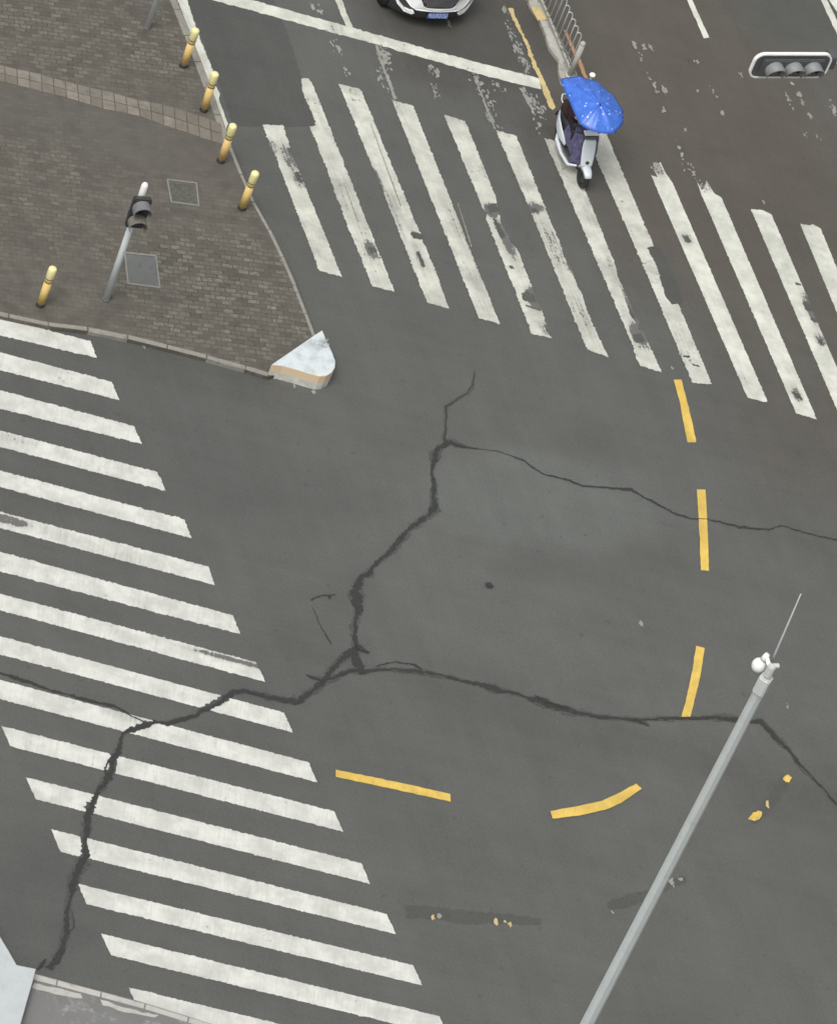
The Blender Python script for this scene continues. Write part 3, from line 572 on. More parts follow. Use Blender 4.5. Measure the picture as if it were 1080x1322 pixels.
# ---- manholes
def cover(c4, zz, lb, kind):
    P = [gp(*p, ZS) for p in c4]; cen = sum(P, Vector())/4; r = empty("manhole_cover", (cen.x, cen.y, ZS), label=lb, cat="manhole cover")
    Q = [Vector((p.x-cen.x, p.y-cen.y, 0)) for p in P]
    bm = bmesh.new(); outer = [bm.verts.new((p.x, p.y, .010)) for p in Q]; inn = [bm.verts.new((p.x*.90, p.y*.90, .010)) for p in Q]; low = [bm.verts.new((p.x, p.y, -.02)) for p in Q]; inl = [bm.verts.new((p.x*.90, p.y*.90, -.005)) for p in Q]
    for i in range(4):
        j = (i+1) % 4; bm.faces.new((outer[i], outer[j], inn[j], inn[i])); bm.faces.new((low[i], low[j], outer[j], outer[i])); bm.faces.new((inn[i], inn[j], inl[j], inl[i]))
    obj("frame", bm, M_STEELFR, r)
    bm = bmesh.new(); a = [bm.verts.new((p.x*.885, p.y*.885, .004)) for p in Q]; b_ = [bm.verts.new((p.x*.885, p.y*.885, -.02)) for p in Q]
    bm.faces.new(a); bm.faces.new(b_)
    for i in range(4): bm.faces.new((a[i], a[(i+1) % 4], b_[(i+1) % 4], b_[i]))
    if kind:       # raised studs
        ex, ey = (Q[1]-Q[0])*.5, (Q[3]-Q[0])*.5
        for u in range(-3, 4):
            for v in range(-3, 4):
                if (u+v) % 2 == 0 or rng.random() < .3: c = ex*(u*.22) + ey*(v*.22); add_box(bm, (c.x, c.y, .008), (.05, .03, .008), Matrix.Rotation(.6*u, 3, 'Z'))
    obj("plate", bm, M_IRON if kind else M_COVER, r)
M_COVER = plain("wet_steel_plate", (.125, .13, .125), .35, .5, .1, var=.15, scale=4, dirt=((.085, .085, .08), .9))
cover([(215, 231), (254.5, 236), (257.5, 266.5), (220.5, 261.5)], 0, "small square cast manhole cover with raised studs between signal pole and bollards", 1)
cover([(160, 325), (202, 329.5), (207.5, 372.5), (164.5, 367)], 0, "smooth square steel manhole cover with a pale rim beside the signal pole", 0)

# ---- pedestrian signal
def ang_between(p, q, z): a, b_ = gp(*p, z), gp(*q, z); return math.atan2(b_.y-a.y, b_.x-a.x)
base = gp(137, 386, ZS); sig = empty("pedestrian_signal", base, label="small two-lamp pedestrian signal on a slim grey pole on the brick pavement", cat="traffic signal")
HS = 2.95
bm = bmesh.new(); add_tube(bm, [(0, 0, 0), (0, 0, 1.3), (0, 0, HS)], [.066, .062, .055], 16); obj("pole", bm, M_GALV, sig, True)
bm = bmesh.new(); add_lathe(bm, [(.09, 0), (.09, .015), (.07, .02)], 16); obj("base_plate", bm, M_IRON, sig, True)
bm = bmesh.new(); add_lathe(bm, [(.060, HS-.30), (.062, HS-.28), (.062, HS-.02), (.045, HS+.03), (.01, HS+.045)], 16); obj("pole_cap", bm, M_WHITE, sig, True)
an = ang_between((150, 250), (190, 246), 2.5) - PI/2 - .25       # the lamps look towards the lower right
fd = Vector((math.cos(an), math.sin(an), 0)); sdv = Vector((-math.sin(an), math.cos(an), 0)); RM = Matrix.Rotation(an, 3, 'Z')
hd = bmesh.new(); add_box(hd, fd*.13 + Vector((0, 0, 2.38)), (.14, .34, .72), RM, .025); hdo = obj("signal_head", hd, M_DARK, sig)
def visor(bm, c, f, r, ln, n=16, cut=.35):
    s_ = Vector((-f.y, f.x, 0)); up = Vector((0, 0, 1)); ri = []
    for rr, base_ in ((r, 1), (r-.012, 0)):
        A, B = [], []
        for k in range(n+1):
            a = math.radians(-35) + math.radians(250)*k/n
            d_ = s_*math.cos(a) + up*math.sin(a); le = ln*(1 - cut*(1-(math.sin(a)+.6)/1.6))
            A.append(bm.verts.new(c + d_*rr)); B.append(bm.verts.new(c + d_*rr + f*le))
        ri.append((A, B))
    for k in range(n):
        (A, B), (C_, D_) = ri
        bm.faces.new((A[k], A[k+1], B[k+1], B[k])); bm.faces.new((C_[k], C_[k+1], D_[k+1], D_[k])); bm.faces.new((B[k], B[k+1], D_[k+1], D_[k]))
    for k in (0, n): bm.faces.new((ri[0][0][k], ri[0][1][k], ri[1][1][k], ri[1][0][k]))
M_VIS = plain("grey_visor", (.16, .16, .17), .5, .4, var=.15); M_VIS2 = plain("olive_grey_visor", (.165, .158, .135), .5, .4, var=.15)
M_LENS = plain("dark_lens", (.03, .03, .03), .15, .6)
for k, (zz, mm) in enumerate(((2.56, M_VIS), (2.22, M_VIS2))):
    c = fd*.205 + Vector((0, 0, zz))
    bm = bmesh.new(); add_tube(bm, [c, c + fd*.012], .125, 20); ln = obj("lens", bm, M_LENS, hdo, True); 
    bm = bmesh.new(); visor(bm, c, fd, .172, .22, cut=.12); obj("visor", bm, mm, hdo)
for zb_ in (2.66, 2.10): bm = bmesh.new(); add_box(bm, fd*.05 + Vector((0, 0, zb_)), (.12, .05, .05), RM); obj("bracket", bm, M_GALV, sig)

# ---- pole at the top left edge
p0 = gp(190, 36, ZS); pl = empty("street_pole", p0, label="slim pale metal pole cut off by the top edge above the bollards", cat="pole")
bm = bmesh.new(); add_tube(bm, [(0, 0, 0), (0, 0, 2.2), (0, 0, 4.2)], [.055, .05, .045], 12); obj("shaft", bm, M_GALV, pl, True)
bm = bmesh.new(); add_lathe(bm, [(.075, 0), (.075, .012), (.06, .016)], 12); obj("base_plate", bm, M_IRON, pl, True)
bm = bmesh.new(); add_lathe(bm, [(.05, 4.2), (.045, 4.24), (.01, 4.26)], 12); obj("end_cap", bm, M_GALV, pl, True)

# ---- tall camera pole
M_BOXW = plain("bright_steel_box", (.55, .57, .55), .35, .5, .1, var=.08)
HT = 13.0
topP = gp(984, 884, HT); botP = gp(757.5, 1322, 3.0)
ax = (topP-botP)/(HT-3.0); bs_ = botP - ax*3.0
tp = empty("camera_pole", (bs_.x, bs_.y, 0), label="tall grey metal pole with a white camera and a thin lightning rod, lower right", cat="pole")
def onp(z): return ax*z
bm = bmesh.new(); add_tube(bm, [onp(0), onp(4), onp(8), onp(HT)], [.116, .106, .095, .086], 8); obj("shaft", bm, M_GALV2, tp)
# lit right edge of the shaft, put in as a thin paler tube
rgt = (gp(1000, 700, 6) - gp(900, 700, 6)).normalized()
bm = bmesh.new(); add_tube(bm, [onp(0)+rgt*.109, onp(4)+rgt*.099, onp(8)+rgt*.088, onp(HT-.25)+rgt*.080], [.020, .019, .018, .017], 8); obj("lit_edge", bm, M_BOXW, tp, True)
bm = bmesh.new(); add_lathe(bm, [(.28, ZS), (.28, ZS+.03), (.15, ZS+.04)], 20); obj("base_flange", bm, M_GALV2, tp)
rz_top = math.atan2(rgt.y, rgt.x)
bm = bmesh.new(); add_box(bm, onp(HT-.02) + Vector((0, 0, .02)), (.185, .18, .34), Matrix.Rotation(rz_top+.75, 3, 'Z'), .02); obj("junction_box", bm, M_BOXW, tp)
bm = bmesh.new(); add_box(bm, onp(HT) + Vector((0, 0, .31)), (.11, .12, .24), Matrix.Rotation(rz_top+.75, 3, 'Z'), .02); add_tube(bm, [onp(HT)+Vector((0, 0, .42))+rgt*.02, onp(HT)+Vector((0, 0, .42))+rgt*.10], .04, 12)
obj("mast_head", bm, M_BOXW, tp)
cx = gp(983, 850, HT+.35) - Vector((bs_.x, bs_.y, 0)); cx.z = HT+.30
bm = bmesh.new(); bmesh.ops.create_uvsphere(bm, u_segments=20, v_segments=12, radius=.108); bmesh.ops.scale(bm, vec=(1, 1, 1.12), verts=bm.verts)
bmesh.ops.translate(bm, vec=cx - Vector((0, 0, .10)), verts=bm.verts); cmo = obj("camera_dome", bm, M_WHITE, tp, True)
bm = bmesh.new(); add_tube(bm, [cx + Vector((0, 0, .02)) + rgt*.03, cx+Vector((0, 0, .14)) + rgt*.06], [.055, .04], 14); add_tube(bm, [cx+Vector((0, 0, .10))+rgt*.05, onp(HT)+Vector((0, 0, .34))], .035, 10); obj("camera_arm", bm, M_WHITE, cmo, True)
rb = gp(999, 846, HT+.4); rt = gp(1033, 767, HT+2.35); off0 = Vector((bs_.x, bs_.y, 0))
bm = bmesh.new(); add_tube(bm, [rb-off0-(rt-rb)*.10, rb-off0, rt-off0], [.020, .016, .008], 8); obj("lightning_rod", bm, M_GALV, tp, True)

# ---- overhead traffic light
ZT = 6.2; tc_ = gp(1019.5, 84, ZT); TA = ang_between((975, 99), (1065, 99), ZT)
tl = empty("traffic_light", tc_, TA, label="horizontal three-lamp traffic light with white bordered backplate at the top right", cat="traffic light")
wT = (gp(1068, 99, ZT)-gp(968, 99, ZT)).length; hT = .60
def stadium(w_, h_, r, n=8):
    out = []
    for cx_, cz_, a0 in ((w_/2-r, h_/2-r, 0), (-w_/2+r, h_/2-r, 90), (-w_/2+r, -h_/2+r, 180), (w_/2-r, -h_/2+r, 270)):
        for k in range(n+1):
            a = math.radians(a0+90*k/n); out.append((cx_+r*math.cos(a), cz_+r*math.sin(a)))
    return out
M_BACK = plain("backplate_dark_grey", (.085, .09, .092), .5, .4, var=.1); M_HOOD = plain("hood_grey", (.20, .21, .21), .5, .4, var=.12, scale=9)
o_ = stadium(wT, hT, .19); i_ = stadium(wT-.065, hT-.065, .16)
bm = bmesh.new()      # local: x along plate, -y towards the camera, z up
f_ = [bm.verts.new((x, -.02, z)) for x, z in i_]; bk = [bm.verts.new((x, .02, z)) for x, z in i_]; bm.faces.new(f_); bm.faces.new(bk)
for k in range(len(f_)): bm.faces.new((f_[k], f_[(k+1) % len(f_)], bk[(k+1) % len(f_)], bk[k]))
obj("backplate", bm, M_BACK, tl)
bm = bmesh.new(); n = len(o_)
R4 = [[bm.verts.new((x, y, z)) for x, z in s_] for s_, y in ((i_, -.035), (o_, -.035), (o_, .03), (i_, .03))]
for a in range(4):
    for k in range(n): bm.faces.new((R4[a][k], R4[a][(k+1) % n], R4[(a+1) % 4][(k+1) % n], R4[(a+1) % 4][k]))
obj("border", bm, M_WHITE, tl)
bm = bmesh.new(); add_box(bm, (0, -.06, 0), (wT-.34, .07, .40), None, .02); add_box(bm, (0, .10, 0), (wT-.30, .15, .42), None, .03); hs_ = obj("housing", bm, M_BACK, tl)
for k in (-1, 0, 1):
    c = Vector((k*.40+.02, -.10, -.015))
    bm = bmesh.new(); add_tube(bm, [c, c+Vector((0, -.012, 0))], .165, 24); obj("lens", bm, M_LENS, tl, True)
    bm = bmesh.new(); visor(bm, c, Vector((0, -1, 0)), .185, .235, 20, .45); obj("hood", bm, M_HOOD, tl, True)
bm = bmesh.new(); add_tube(bm, [(0, .2, 0), (0, .30, 0)], .05, 10); add_tube(bm, [(-.3, .30, -.20), (wT/2+.3, .31, -.19), (4.5, .36, -.10)], [.045, .05, .09], 14); add_tube(bm, [(4.5, .36, -ZT), (4.5, .36, .3)], [.16, .11], 16)
obj("mounting_arm", bm, M_GALV, tl, True)
bm = bmesh.new(); add_box(bm, (wT/2+.10, .18, -.02), (.16, .28, .30), None, .02); obj("bracket", bm, M_BACK, tl)

# ---- median with railing
zM = .08
med = prism("median_strip", [gp(*p, zM) for p in [(640, -100), (660, -100), (706, 14), (713, 27), (724, 50), (737.4, 79), (745, 96), (746, 108), (730, 112), (724, 104), (721, 92), (720.5, 77), (708.8, 61), (702, 39), (697, 27), (684.5, 8)]], -.02, zM, M_MED, bev=.01)
tag(med, kind='structure')
flat_px("painted_end", [(684.8, 8.8), (696.5, 9.7), (706.9, 24.7), (693.9, 26.6)], M_YELW, med, zM+.004, amp=.006)
flat_px("seam", [(706, 14), (707, 14), (738, 84), (743, 97), (741.5, 97), (724, 56)], M_OLD, med, zM+.004, amp=.006)
flat_px("worn_paint", [(697, 28), (706, 27), (712, 42), (722, 60), (730, 78), (726, 84), (718, 68), (709, 58), (703, 42)], M_KERBW, med, zM+.004, amp=.03, step=.06)
tag(flat_px("orange_line", [(727, 38), (731, 40), (742, 64), (749, 76), (758.5, 101), (766, 120), (762, 121), (753.5, 101), (745, 80), (738, 65)], M_ORG, None, .0085, amp=.012, step=.05), "thin faded orange line right of the railing, ending under the umbrella", "lane line")
fb = gp(735, 98, zM); fdir = (gp(715, 50, zM) - fb).normalized()
fen = empty("railing", fb, math.atan2(fdir.y, fdir.x), label="grey metal median railing of thin hooked bars beside the umbrella", cat="railing")
M_RAIL = plain("railing_steel", (.55, .56, .56), .45, .5, 0, var=.15, scale=10); M_POST = plain("post_grey", (.36, .36, .32), .5, .4, 0, var=.1)
bm = bmesh.new(); add_tube(bm, [(0, 0, 0), (0, 0, .85)], .058, 16); add_lathe(bm, [(.058, .85), (.06, .86), (.058, .90), (.035, .925), (.005, .93)], 16); add_lathe(bm, [(.11, 0), (.11, .03), (.06, .04)], 16); obj("end_post", bm, M_POST, fen, True)
for k in range(22):
    x = .16 + k*.20; bm = bmesh.new(); h = .90
    pts = [(x, 0, .10), (x, 0, h)]+[(x + .0, .10 - .10*math.cos(a*PI/12), h + .13*math.sin(a*PI/12)) for a in range(1, 8)]
    add_tube(bm, pts, .013, 6); obj("bar", bm, M_RAIL, fen, True)
bm = bmesh.new(); add_box(bm, (2.3, 0, .12), (4.6, .05, .035)); obj("bottom_rail", bm, M_MED, fen)
for x in (2.2, 4.4):
    bm = bmesh.new(); add_box(bm, (x, .001, .42), (.06, .06, .84)); obj("post", bm, M_POST, fen)
# small white capped marker just behind the umbrella
wp = gp(756, 117, 0); mk = empty("marker_post", wp, label="small white round-topped marker poking out behind the blue umbrella", cat="marker post")
bm = bmesh.new(); add_tube(bm, [(0, 0, 0), (0, 0, .42)], .03, 10); obj("stem", bm, M_POST, mk, True)
bm = bmesh.new(); add_lathe(bm, [(.03, .40), (.062, .41), (.066, .43), (.055, .455), (.03, .468), (.004, .472)], 16); obj("cap", bm, M_WHITE, mk, True)

# ---- white car
P1, P2 = gp(567, 38, 0), gp(529, -52, 0)
HD = math.atan2((P1-P2).y, (P1-P2).x)             # driving towards the stop line
HDc = A_BAR2 if math.cos(A_BAR2-HD) > 0 else A_BAR2 + PI
car = empty("car", gp(556.5, 39.5, 0), HDc, label="white car with dark grille and blue plate waiting behind the stop line", cat="car")
# local frame: x forward with the nose at 0, y left, z up
M_CARW = plain("white_car_paint", (.80, .81, .81), .22, .5, 0, var=.03, coat=.6); M_GLASS = plain("car_glass", (.02, .025, .03), .08, .6); M_LAMP = plain("headlamp_glass", (.35, .37, .40), .12, .7)
def nose(y): return -.42*abs(y/.92)**2.6
bm = bmesh.new(); rings = []
for x, hw, zt, zb in ((-.30, .45, .80, .30), (-.48, .74, .93, .26), (-.70, .88, 1.0, .22), (-1.0, .92, 1.05, .22), (-1.5, .92, 1.09, .22), (-2.6, .92, 1.10, .22), (-3.8, .92, 1.10, .22), (-4.4, .88, 1.08, .26), (-4.62, .80, 1.0, .35)):
    rings.append(sring((x, 0, (zt+zb)/2), (0, 1, 0), (0, 0, 1), hw, (zt-zb)/2, 4.5, 36))
add_loft(bm, rings); body = obj("body", bm, M_CARW, car, True)
bm = bmesh.new(); rings = []
for x, hw, zt in ((-1.25, .74, 1.08), (-1.9, .70, 1.50), (-2.4, .68, 1.60), (-3.3, .67, 1.60), (-4.1, .66, 1.46), (-4.5, .70, 1.08)):
    rings.append([Vector((x, y, z)) for y, z in ((hw+.10, 1.0), (hw, 1.08 + (zt-1.08)*.6), (hw-.06, zt-.03), (hw-.2, zt), (-hw+.2, zt), (-hw+.06, zt-.03), (-hw, 1.08+(zt-1.08)*.6), (-hw-.10, 1.0))])
add_loft(bm, rings); obj("windows", bm, M_GLASS, car)
bm = bmesh.new(); rings = []
for x, hw, zt in ((-2.0, .62, 1.555), (-2.4, .64, 1.62), (-3.3, .63, 1.62), (-4.0, .60, 1.51)): rings.append(sring((x, 0, zt), (0, 1, 0), (0, 0, 1), hw, .022, 4, 20))
add_loft(bm, rings); obj("roof", bm, M_CARW, car, True)
def fpanel(name, poly, off, mat, th=.05, parent=None, mirror=True):
    """panel that follows the rounded nose: poly = (y,z) outline"""
    bm = bmesh.new()
    for sg in ((1, -1) if mirror else (1,)):
        pts = []
        for (a, b_) in zip(poly, poly[1:]+poly[:1]):
            k = max(1, int(math.dist(a, b_)/.06))
            for j in range(k): pts.append((sg*(a[0]+(b_[0]-a[0])*j/k), a[1]+(b_[1]-a[1])*j/k))
        fr = [bm.verts.new((nose(y)+off-.10*max(0, z-.55), y, z)) for y, z in pts]; bk = [bm.verts.new((nose(y)+off-th-.10*max(0, z-.55), y, z)) for y, z in pts]
        bm.faces.new(fr); bm.faces.new(bk); n_ = len(pts)
        for i in range(n_): bm.faces.new((fr[i], fr[(i+1) % n_], bk[(i+1) % n_], bk[i]))
    return obj(name, bm, mat, parent or car)
# slices of the dark lower fascia follow the curve of the nose
bm = bmesh.new(); ys = [(-.9 + 1.8*k/24) for k in range(25)]
for (z0, z1) in ((.22, .92),):
    fr = [[bm.verts.new((nose(y) - .03 + dx, y, z)) for y in ys] for z, dx in ((.20, -.10), (.30, -.01), (.60, 0), (.92, -.06), (.95, -.35))]
    for a, b_ in zip(fr, fr[1:]):
        for k in range(24): bm.faces.new((a[k], a[k+1], b_[k+1], b_[k]))
fas = obj("bumper", bm, M_DARK, car, True)
fpanel("bumper_trim", [(0, .505), (.34, .505), (.46, .49), (.58, .535), (.76, .70), (.86, .86), (.70, .90), (.50, .90), (.40, .72), (.33, .60), (.26, .575), (0, .575)], .012, M_CARW)
for sd_ in (1, -1): fpanel("fog_lamp_trim", [(sd_*y_, z_) for y_, z_ in [(.47, .40), (.52, .355), (.66, .36), (.80, .46), (.885, .62), (.90, .86), (.865, .86), (.84, .64), (.765, .515), (.66, .435), (.56, .43), (.50, .445)]], .015, M_CARW, mirror=False)
gr = fpanel("grille", [(.0, .59), (.25, .59), (.31, .615), (.375, .72), (.44, .86), (.40, .92), (0, .92)], .0, M_DARK)
bm = bmesh.new()
for k in range(17):
    y = -.36+.045*k; zb = .60 if abs(y) < .30 else .70
    add_box(bm, (nose(y)+.006-.10*.2, y, (zb+.90)/2), (.012, .012, .90-zb))
M_CHR = plain("grille_chrome", (.35, .33, .37), .3, .5, .6); obj("grille_bars", bm, M_CHR, gr)
for sd_ in (1, -1): fpanel("headlight", [(sd_*y_, z_) for y_, z_ in [(.50, .93), (.88, .90), (.86, 1.0), (.60, 1.0)]], -.20, M_LAMP, mirror=False)
M_PLB = plain("plate_blue", (.075, .15, .42), .4, .5, var=.1); M_PLW = plain("plate_white", (.50, .58, .75), .4, .5)
bm = bmesh.new(); add_box(bm, (.035, 0, .43), (.012, .44, .14), None, .005); plo = obj("number_plate", bm, M_PLB, car)
# its characters are too small to read: raised strokes at the places they show
bm = bmesh.new()
def glyph(y, segs):
    for (a, b_, c, d) in segs: add_box(bm, (.0425, y - (a+c)/2, .43 + (b_+d)/2), (.004, max(.011, abs(c-a)), max(.012, abs(d-b_))))
v_, h_ = .045, .02
E_ = [(-h_, -v_, -h_, v_), (-h_, v_, h_, v_), (-h_, 0, h_, 0), (-h_, -v_, h_, -v_)]; U_ = [(-h_, -v_, -h_, v_), (h_, -v_, h_, v_), (-h_, -v_, h_, -v_)]
for y, g_ in ((.175, E_ + [(h_, -v_, h_, 0)]), (.115, U_ + [(-h_, v_, h_, v_)]), (.04, E_), (-.015, U_[:2] + [(-h_, v_, h_, v_), (-h_, 0, h_, 0)]), (-.07, U_), (-.125, U_), (-.18, E_[:3] + [(h_, 0, h_, v_)])): glyph(y, g_)
obj("plate_characters", bm, M_PLW, plo)
for sx in (-.86, -3.62):
    for sy in (1, -1):
        bm = bmesh.new(); add_tube(bm, [(sx, sy*.70, .33), (sx, sy*.93, .33)], .33, 28); wh = obj("wheel", bm, M_BLACK, car, True)
        bm = bmesh.new(); add_tube(bm, [(sx, sy*.90, .33), (sx, sy*.94, .33)], .22, 20); obj("rim", bm, M_CHR, wh, True)
for sy in (1, -1):
    bm = bmesh.new(); add_box(bm, (-1.55, sy*1.0, 1.12), (.14, .20, .13), None, .04); obj("wing_mirror", bm, M_CARW, car, True)

# ---- scooter with rider and umbrella
SP = gp(734, 208, 0); SHD = math.atan2(*(lambda d: (d.y, d.x))(gp(748, 241) - gp(721, 180)))
sc = empty("scooter", SP, SHD, label="white electric scooter with a purple quilted leg cover riding over the zebra crossing", cat="scooter")
M_SCW = plain("scooter_white", (.60, .64, .67), .3, .5, var=.04); M_QUILT = None
s = NB("purple_quilt"); tcq = s.n('ShaderNodeTexCoord'); nq = s.noise(9, 5, .7, vec=tcq.outputs['Object'])
M_QUILT = s.fin(s.mix(s.ramp(nq, .3, .7), (.065, .060, .135), (.15, .14, .24)), .55, .3, bump=s.noise(14, 3, .5, vec=tcq.outputs['Object']), bs=.7, bd=.03)
WX = .69
for sx, nm in ((WX, 1), (-WX, 0)):
    bm = bmesh.new()
    R_, r_ = .175, .048; rings = []
    for k in range(28):
        a = 2*PI*k/28; cc = Vector((sx + R_*math.cos(a), 0, .223 + R_*math.sin(a))); u = Vector((math.cos(a), 0, math.sin(a))); rings.append([cc + u*r_*math.cos(t*PI/5) + Vector((0, 1, 0))*r_*1.1*math.sin(t*PI/5) for t in range(10)])
    add_loft(bm, rings+[rings[0]], False); bmesh.ops.remove_doubles(bm, verts=bm.verts, dist=1e-5); wh = obj("wheel", bm, M_BLACK, sc, True)
    bm = bmesh.new(); add_tube(bm, [(sx, -.035, .223), (sx, .035, .223)], .125, 20); obj("rim", bm, M_DARK, wh, True)
# front fender
bm = bmesh.new(); rings = []
for k in range(9):
    a = math.radians(38 + 15*k); c = Vector((WX + .25*math.cos(a), 0, .223+.25*math.sin(a))); u = Vector((math.cos(a), 0, math.sin(a))); wv = .075 + .03*math.sin(k/8*PI)
    rings.append([c + Vector((0, y, 0)) + u*h for y, h in ((wv, -.05), (wv*.8, .005), (0, .025), (-wv*.8, .005), (-wv, -.05), (-wv*.8, -.01), (0, .01), (wv*.8, -.01))])
add_loft(bm, rings); obj("front_fender", bm, M_SCW, sc, True)
bm = bmesh.new(); add_tube(bm, [(WX, .075, .223), (WX-.06, .075, .48)], .02, 8); add_tube(bm, [(WX, -.075, .223), (WX-.06, -.075, .48)], .02, 8); add_tube(bm, [(WX-.05, 0, .45), (WX-.14, 0, .58)], .03, 8); obj("fork", bm, M_DARK, sc, True)
# front shield (narrow white panel with a dark badge)
def shx(z): return .66 - .42*(z-.4)
bm = bmesh.new(); rings = []
for z, wv in ((.45, .11), (.52, .13), (.65, .14), (.80, .145), (.92, .14), (.98, .11)): rings.append(sring((shx(z), 0, z), (0, 1, 0), (1, 0, 0), wv, .035, 3, 16))
add_loft(bm, rings); shd = obj("front_shield", bm, M_SCW, sc, True)
bm = bmesh.new(); c = Vector((shx(.56)+.04, 0, .56)); vs = [bm.verts.new(c + Vector((dx - .42*z + .004, y, z))) for dx in (0, -.01) for y, z in ((0, .04), (.05, 0), (0, -.04), (-.05, 0))]
bm.faces.new(vs[:4]); bm.faces.new(vs[4:]); [bm.faces.new((vs[i], vs[(i+1) % 4], vs[4+(i+1) % 4], vs[4+i])) for i in range(4)]; obj("badge", bm, M_DARK, shd)
bm = bmesh.new(); add_box(bm, (shx(1.0)-.02, 0, 1.03), (.10, .24, .10), Matrix.Rotation(-.3, 3, 'Y'), .03); hl = obj("headlight", bm, plain("smoked_headlight", (.10, .12, .11), .15, .6), sc)
bm = bmesh.new(); add_box(bm, (shx(1.0)-.06, 0, 1.10), (.12, .30, .03), Matrix.Rotation(.25, 3, 'Y'), .01); obj("dashboard_cowl", bm, M_WHITE, sc)
bm = bmesh.new(); add_tube(bm, [(.24, .34, 1.04), (.30, .2, 1.06), (.33, 0, 1.03), (.30, -.2, 1.06), (.24, -.34, 1.04)], .017, 8); hb = obj("handlebar", bm, M_DARK, sc, True)
for sy in (1, -1):
    bm = bmesh.new(); add_tube(bm, [(.26, sy*.24, 1.05), (.24, sy*.30, 1.18)], .008, 6); bmesh.ops.create_uvsphere(bm, u_segments=12, v_segments=8, radius=.055, matrix=Matrix.Translation((.24, sy*.32, 1.21)) @ Matrix.Diagonal((.35, 1.3, .9, 1))); obj("mirror", bm, M_DARK, sc, True)
# deck, belly and rear body
bm = bmesh.new(); add_box(bm, (.06, 0, .27), (.62, .36, .08), None, .03); obj("footboard", bm, M_DARK, sc, True)
for sy in (1, -1):
    bm = bmesh.new(); add_tube(bm, [(-.55, sy*.16, .40), (-.34, sy*.23, .26), (.0, sy*.245, .22), (.34, sy*.22, .24), (.50, sy*.12, .36)], [.02, .045, .035, .035, .02], 10); obj("side_skirt", bm, M_SCW, sc, True)
bm = bmesh.new(); rings = []
for x, wv, z0, z1 in ((-.14, .14, .30, .70), (-.30, .17, .32, .76), (-.55, .18, .42, .78), (-.78, .15, .55, .80), (-.93, .07, .66, .80)): rings.append(sring((x, 0, (z0+z1)/2), (0, 1, 0), (0, 0, 1), wv, (z1-z0)/2, 3, 20))
add_loft(bm, rings); obj("rear_body", bm, M_DARK, sc, True)
for sy in (1, -1):
    bm = bmesh.new(); rings = []
    for x, yw, z0, z1 in ((-.06, .20, .36, .44), (-.20, .235, .36, .54), (-.38, .25, .36, .62), (-.56, .235, .42, .67), (-.76, .16, .54, .68)): rings.append(sring((x, sy*(yw-.01), (z0+z1)/2), (0, 1, 0), (0, 0, 1), .022, (z1-z0)/2, 2.5, 14))
    add_loft(bm, rings); obj("side_panel", bm, M_SCW, sc, True)
bm = bmesh.new(); rings = []
for x, wv, z in ((-.10, .10, .76), (-.2, .14, .79), (-.45, .15, .80), (-.65, .14, .84), (-.82, .10, .86)): rings.append(sring((x, 0, z), (0, 1, 0), (0, 0, 1), wv, .04, 3, 16))
add_loft(bm, rings); obj("seat", bm, M_BLACK, sc, True)
bm = bmesh.new(); add_tube(bm, [(-.60, .15, .84), (-.86, .15, .86), (-.98, .10, .88), (-1.0, 0, .885), (-.98, -.10, .88), (-.86, -.15, .86), (-.60, -.15, .84)], .014, 8); obj("grab_rail", bm, M_GALV, sc, True)
bm = bmesh.new(); add_tube(bm, [(-.45, .14, .20), (-.95, .16, .24)], .03, 8); add_box(bm, (-.95, 0, .42), (.02, .18, .16), Matrix.Rotation(.3, 3, 'Y')); obj("rear_mudguard", bm, M_DARK, sc)
# quilted leg cover: one draped sheet
prof = [(-.10, .93), (.02, .98), (.14, 1.0), (.24, 1.0), (.335, .96), (.39, .86), (.43, .72), (.455, .58), (.46, .44), (.45, .34)]
bm = bmesh.new(); NU = 17; G_ = []
for (x, z) in prof:
    row = []
    for k in range(NU):
        u = -1 + 2*k/(NU-1); y = .055 + .28*math.copysign(abs(u)**.85, u)*(1.0 if z > .5 else .95); dr = abs(u)**3
        row.append(bm.verts.new((x - .16*dr + .012*math.sin(9*z+5*u), y + .01*math.sin(14*z), z - .20*dr*(1 if z > .8 else .35) + .012*math.sin(11*u+20*x))))
    G_.append(row)
for a, b_ in zip(G_, G_[1:]):
    for k in range(NU-1): bm.faces.new((a[k], a[k+1], b_[k+1], b_[k]))
for sy in (0, NU-1):      # side aprons hang back over the knees
    prev = None
    for i, row in enumerate(G_):
        v = row[sy].co; z2 = min(v.z, .62) - (.20 if v.z > .62 else .02)
        nv = bm.verts.new((v.x-.02, v.y*.97, z2 if z2 > .33 else .33))
        if prev: bm.faces.new((prev[0], prev[1], nv, row[sy]))
        prev = (row[sy], nv)
lc = obj("leg_cover", bm, M_QUILT, sc, True)
md = lc.modifiers.new("thick", 'SOLIDIFY'); md.thickness = .03; md.offset = -1
md = lc.modifiers.new("sub", 'SUBSURF'); md.levels = 1; md.render_levels = 2

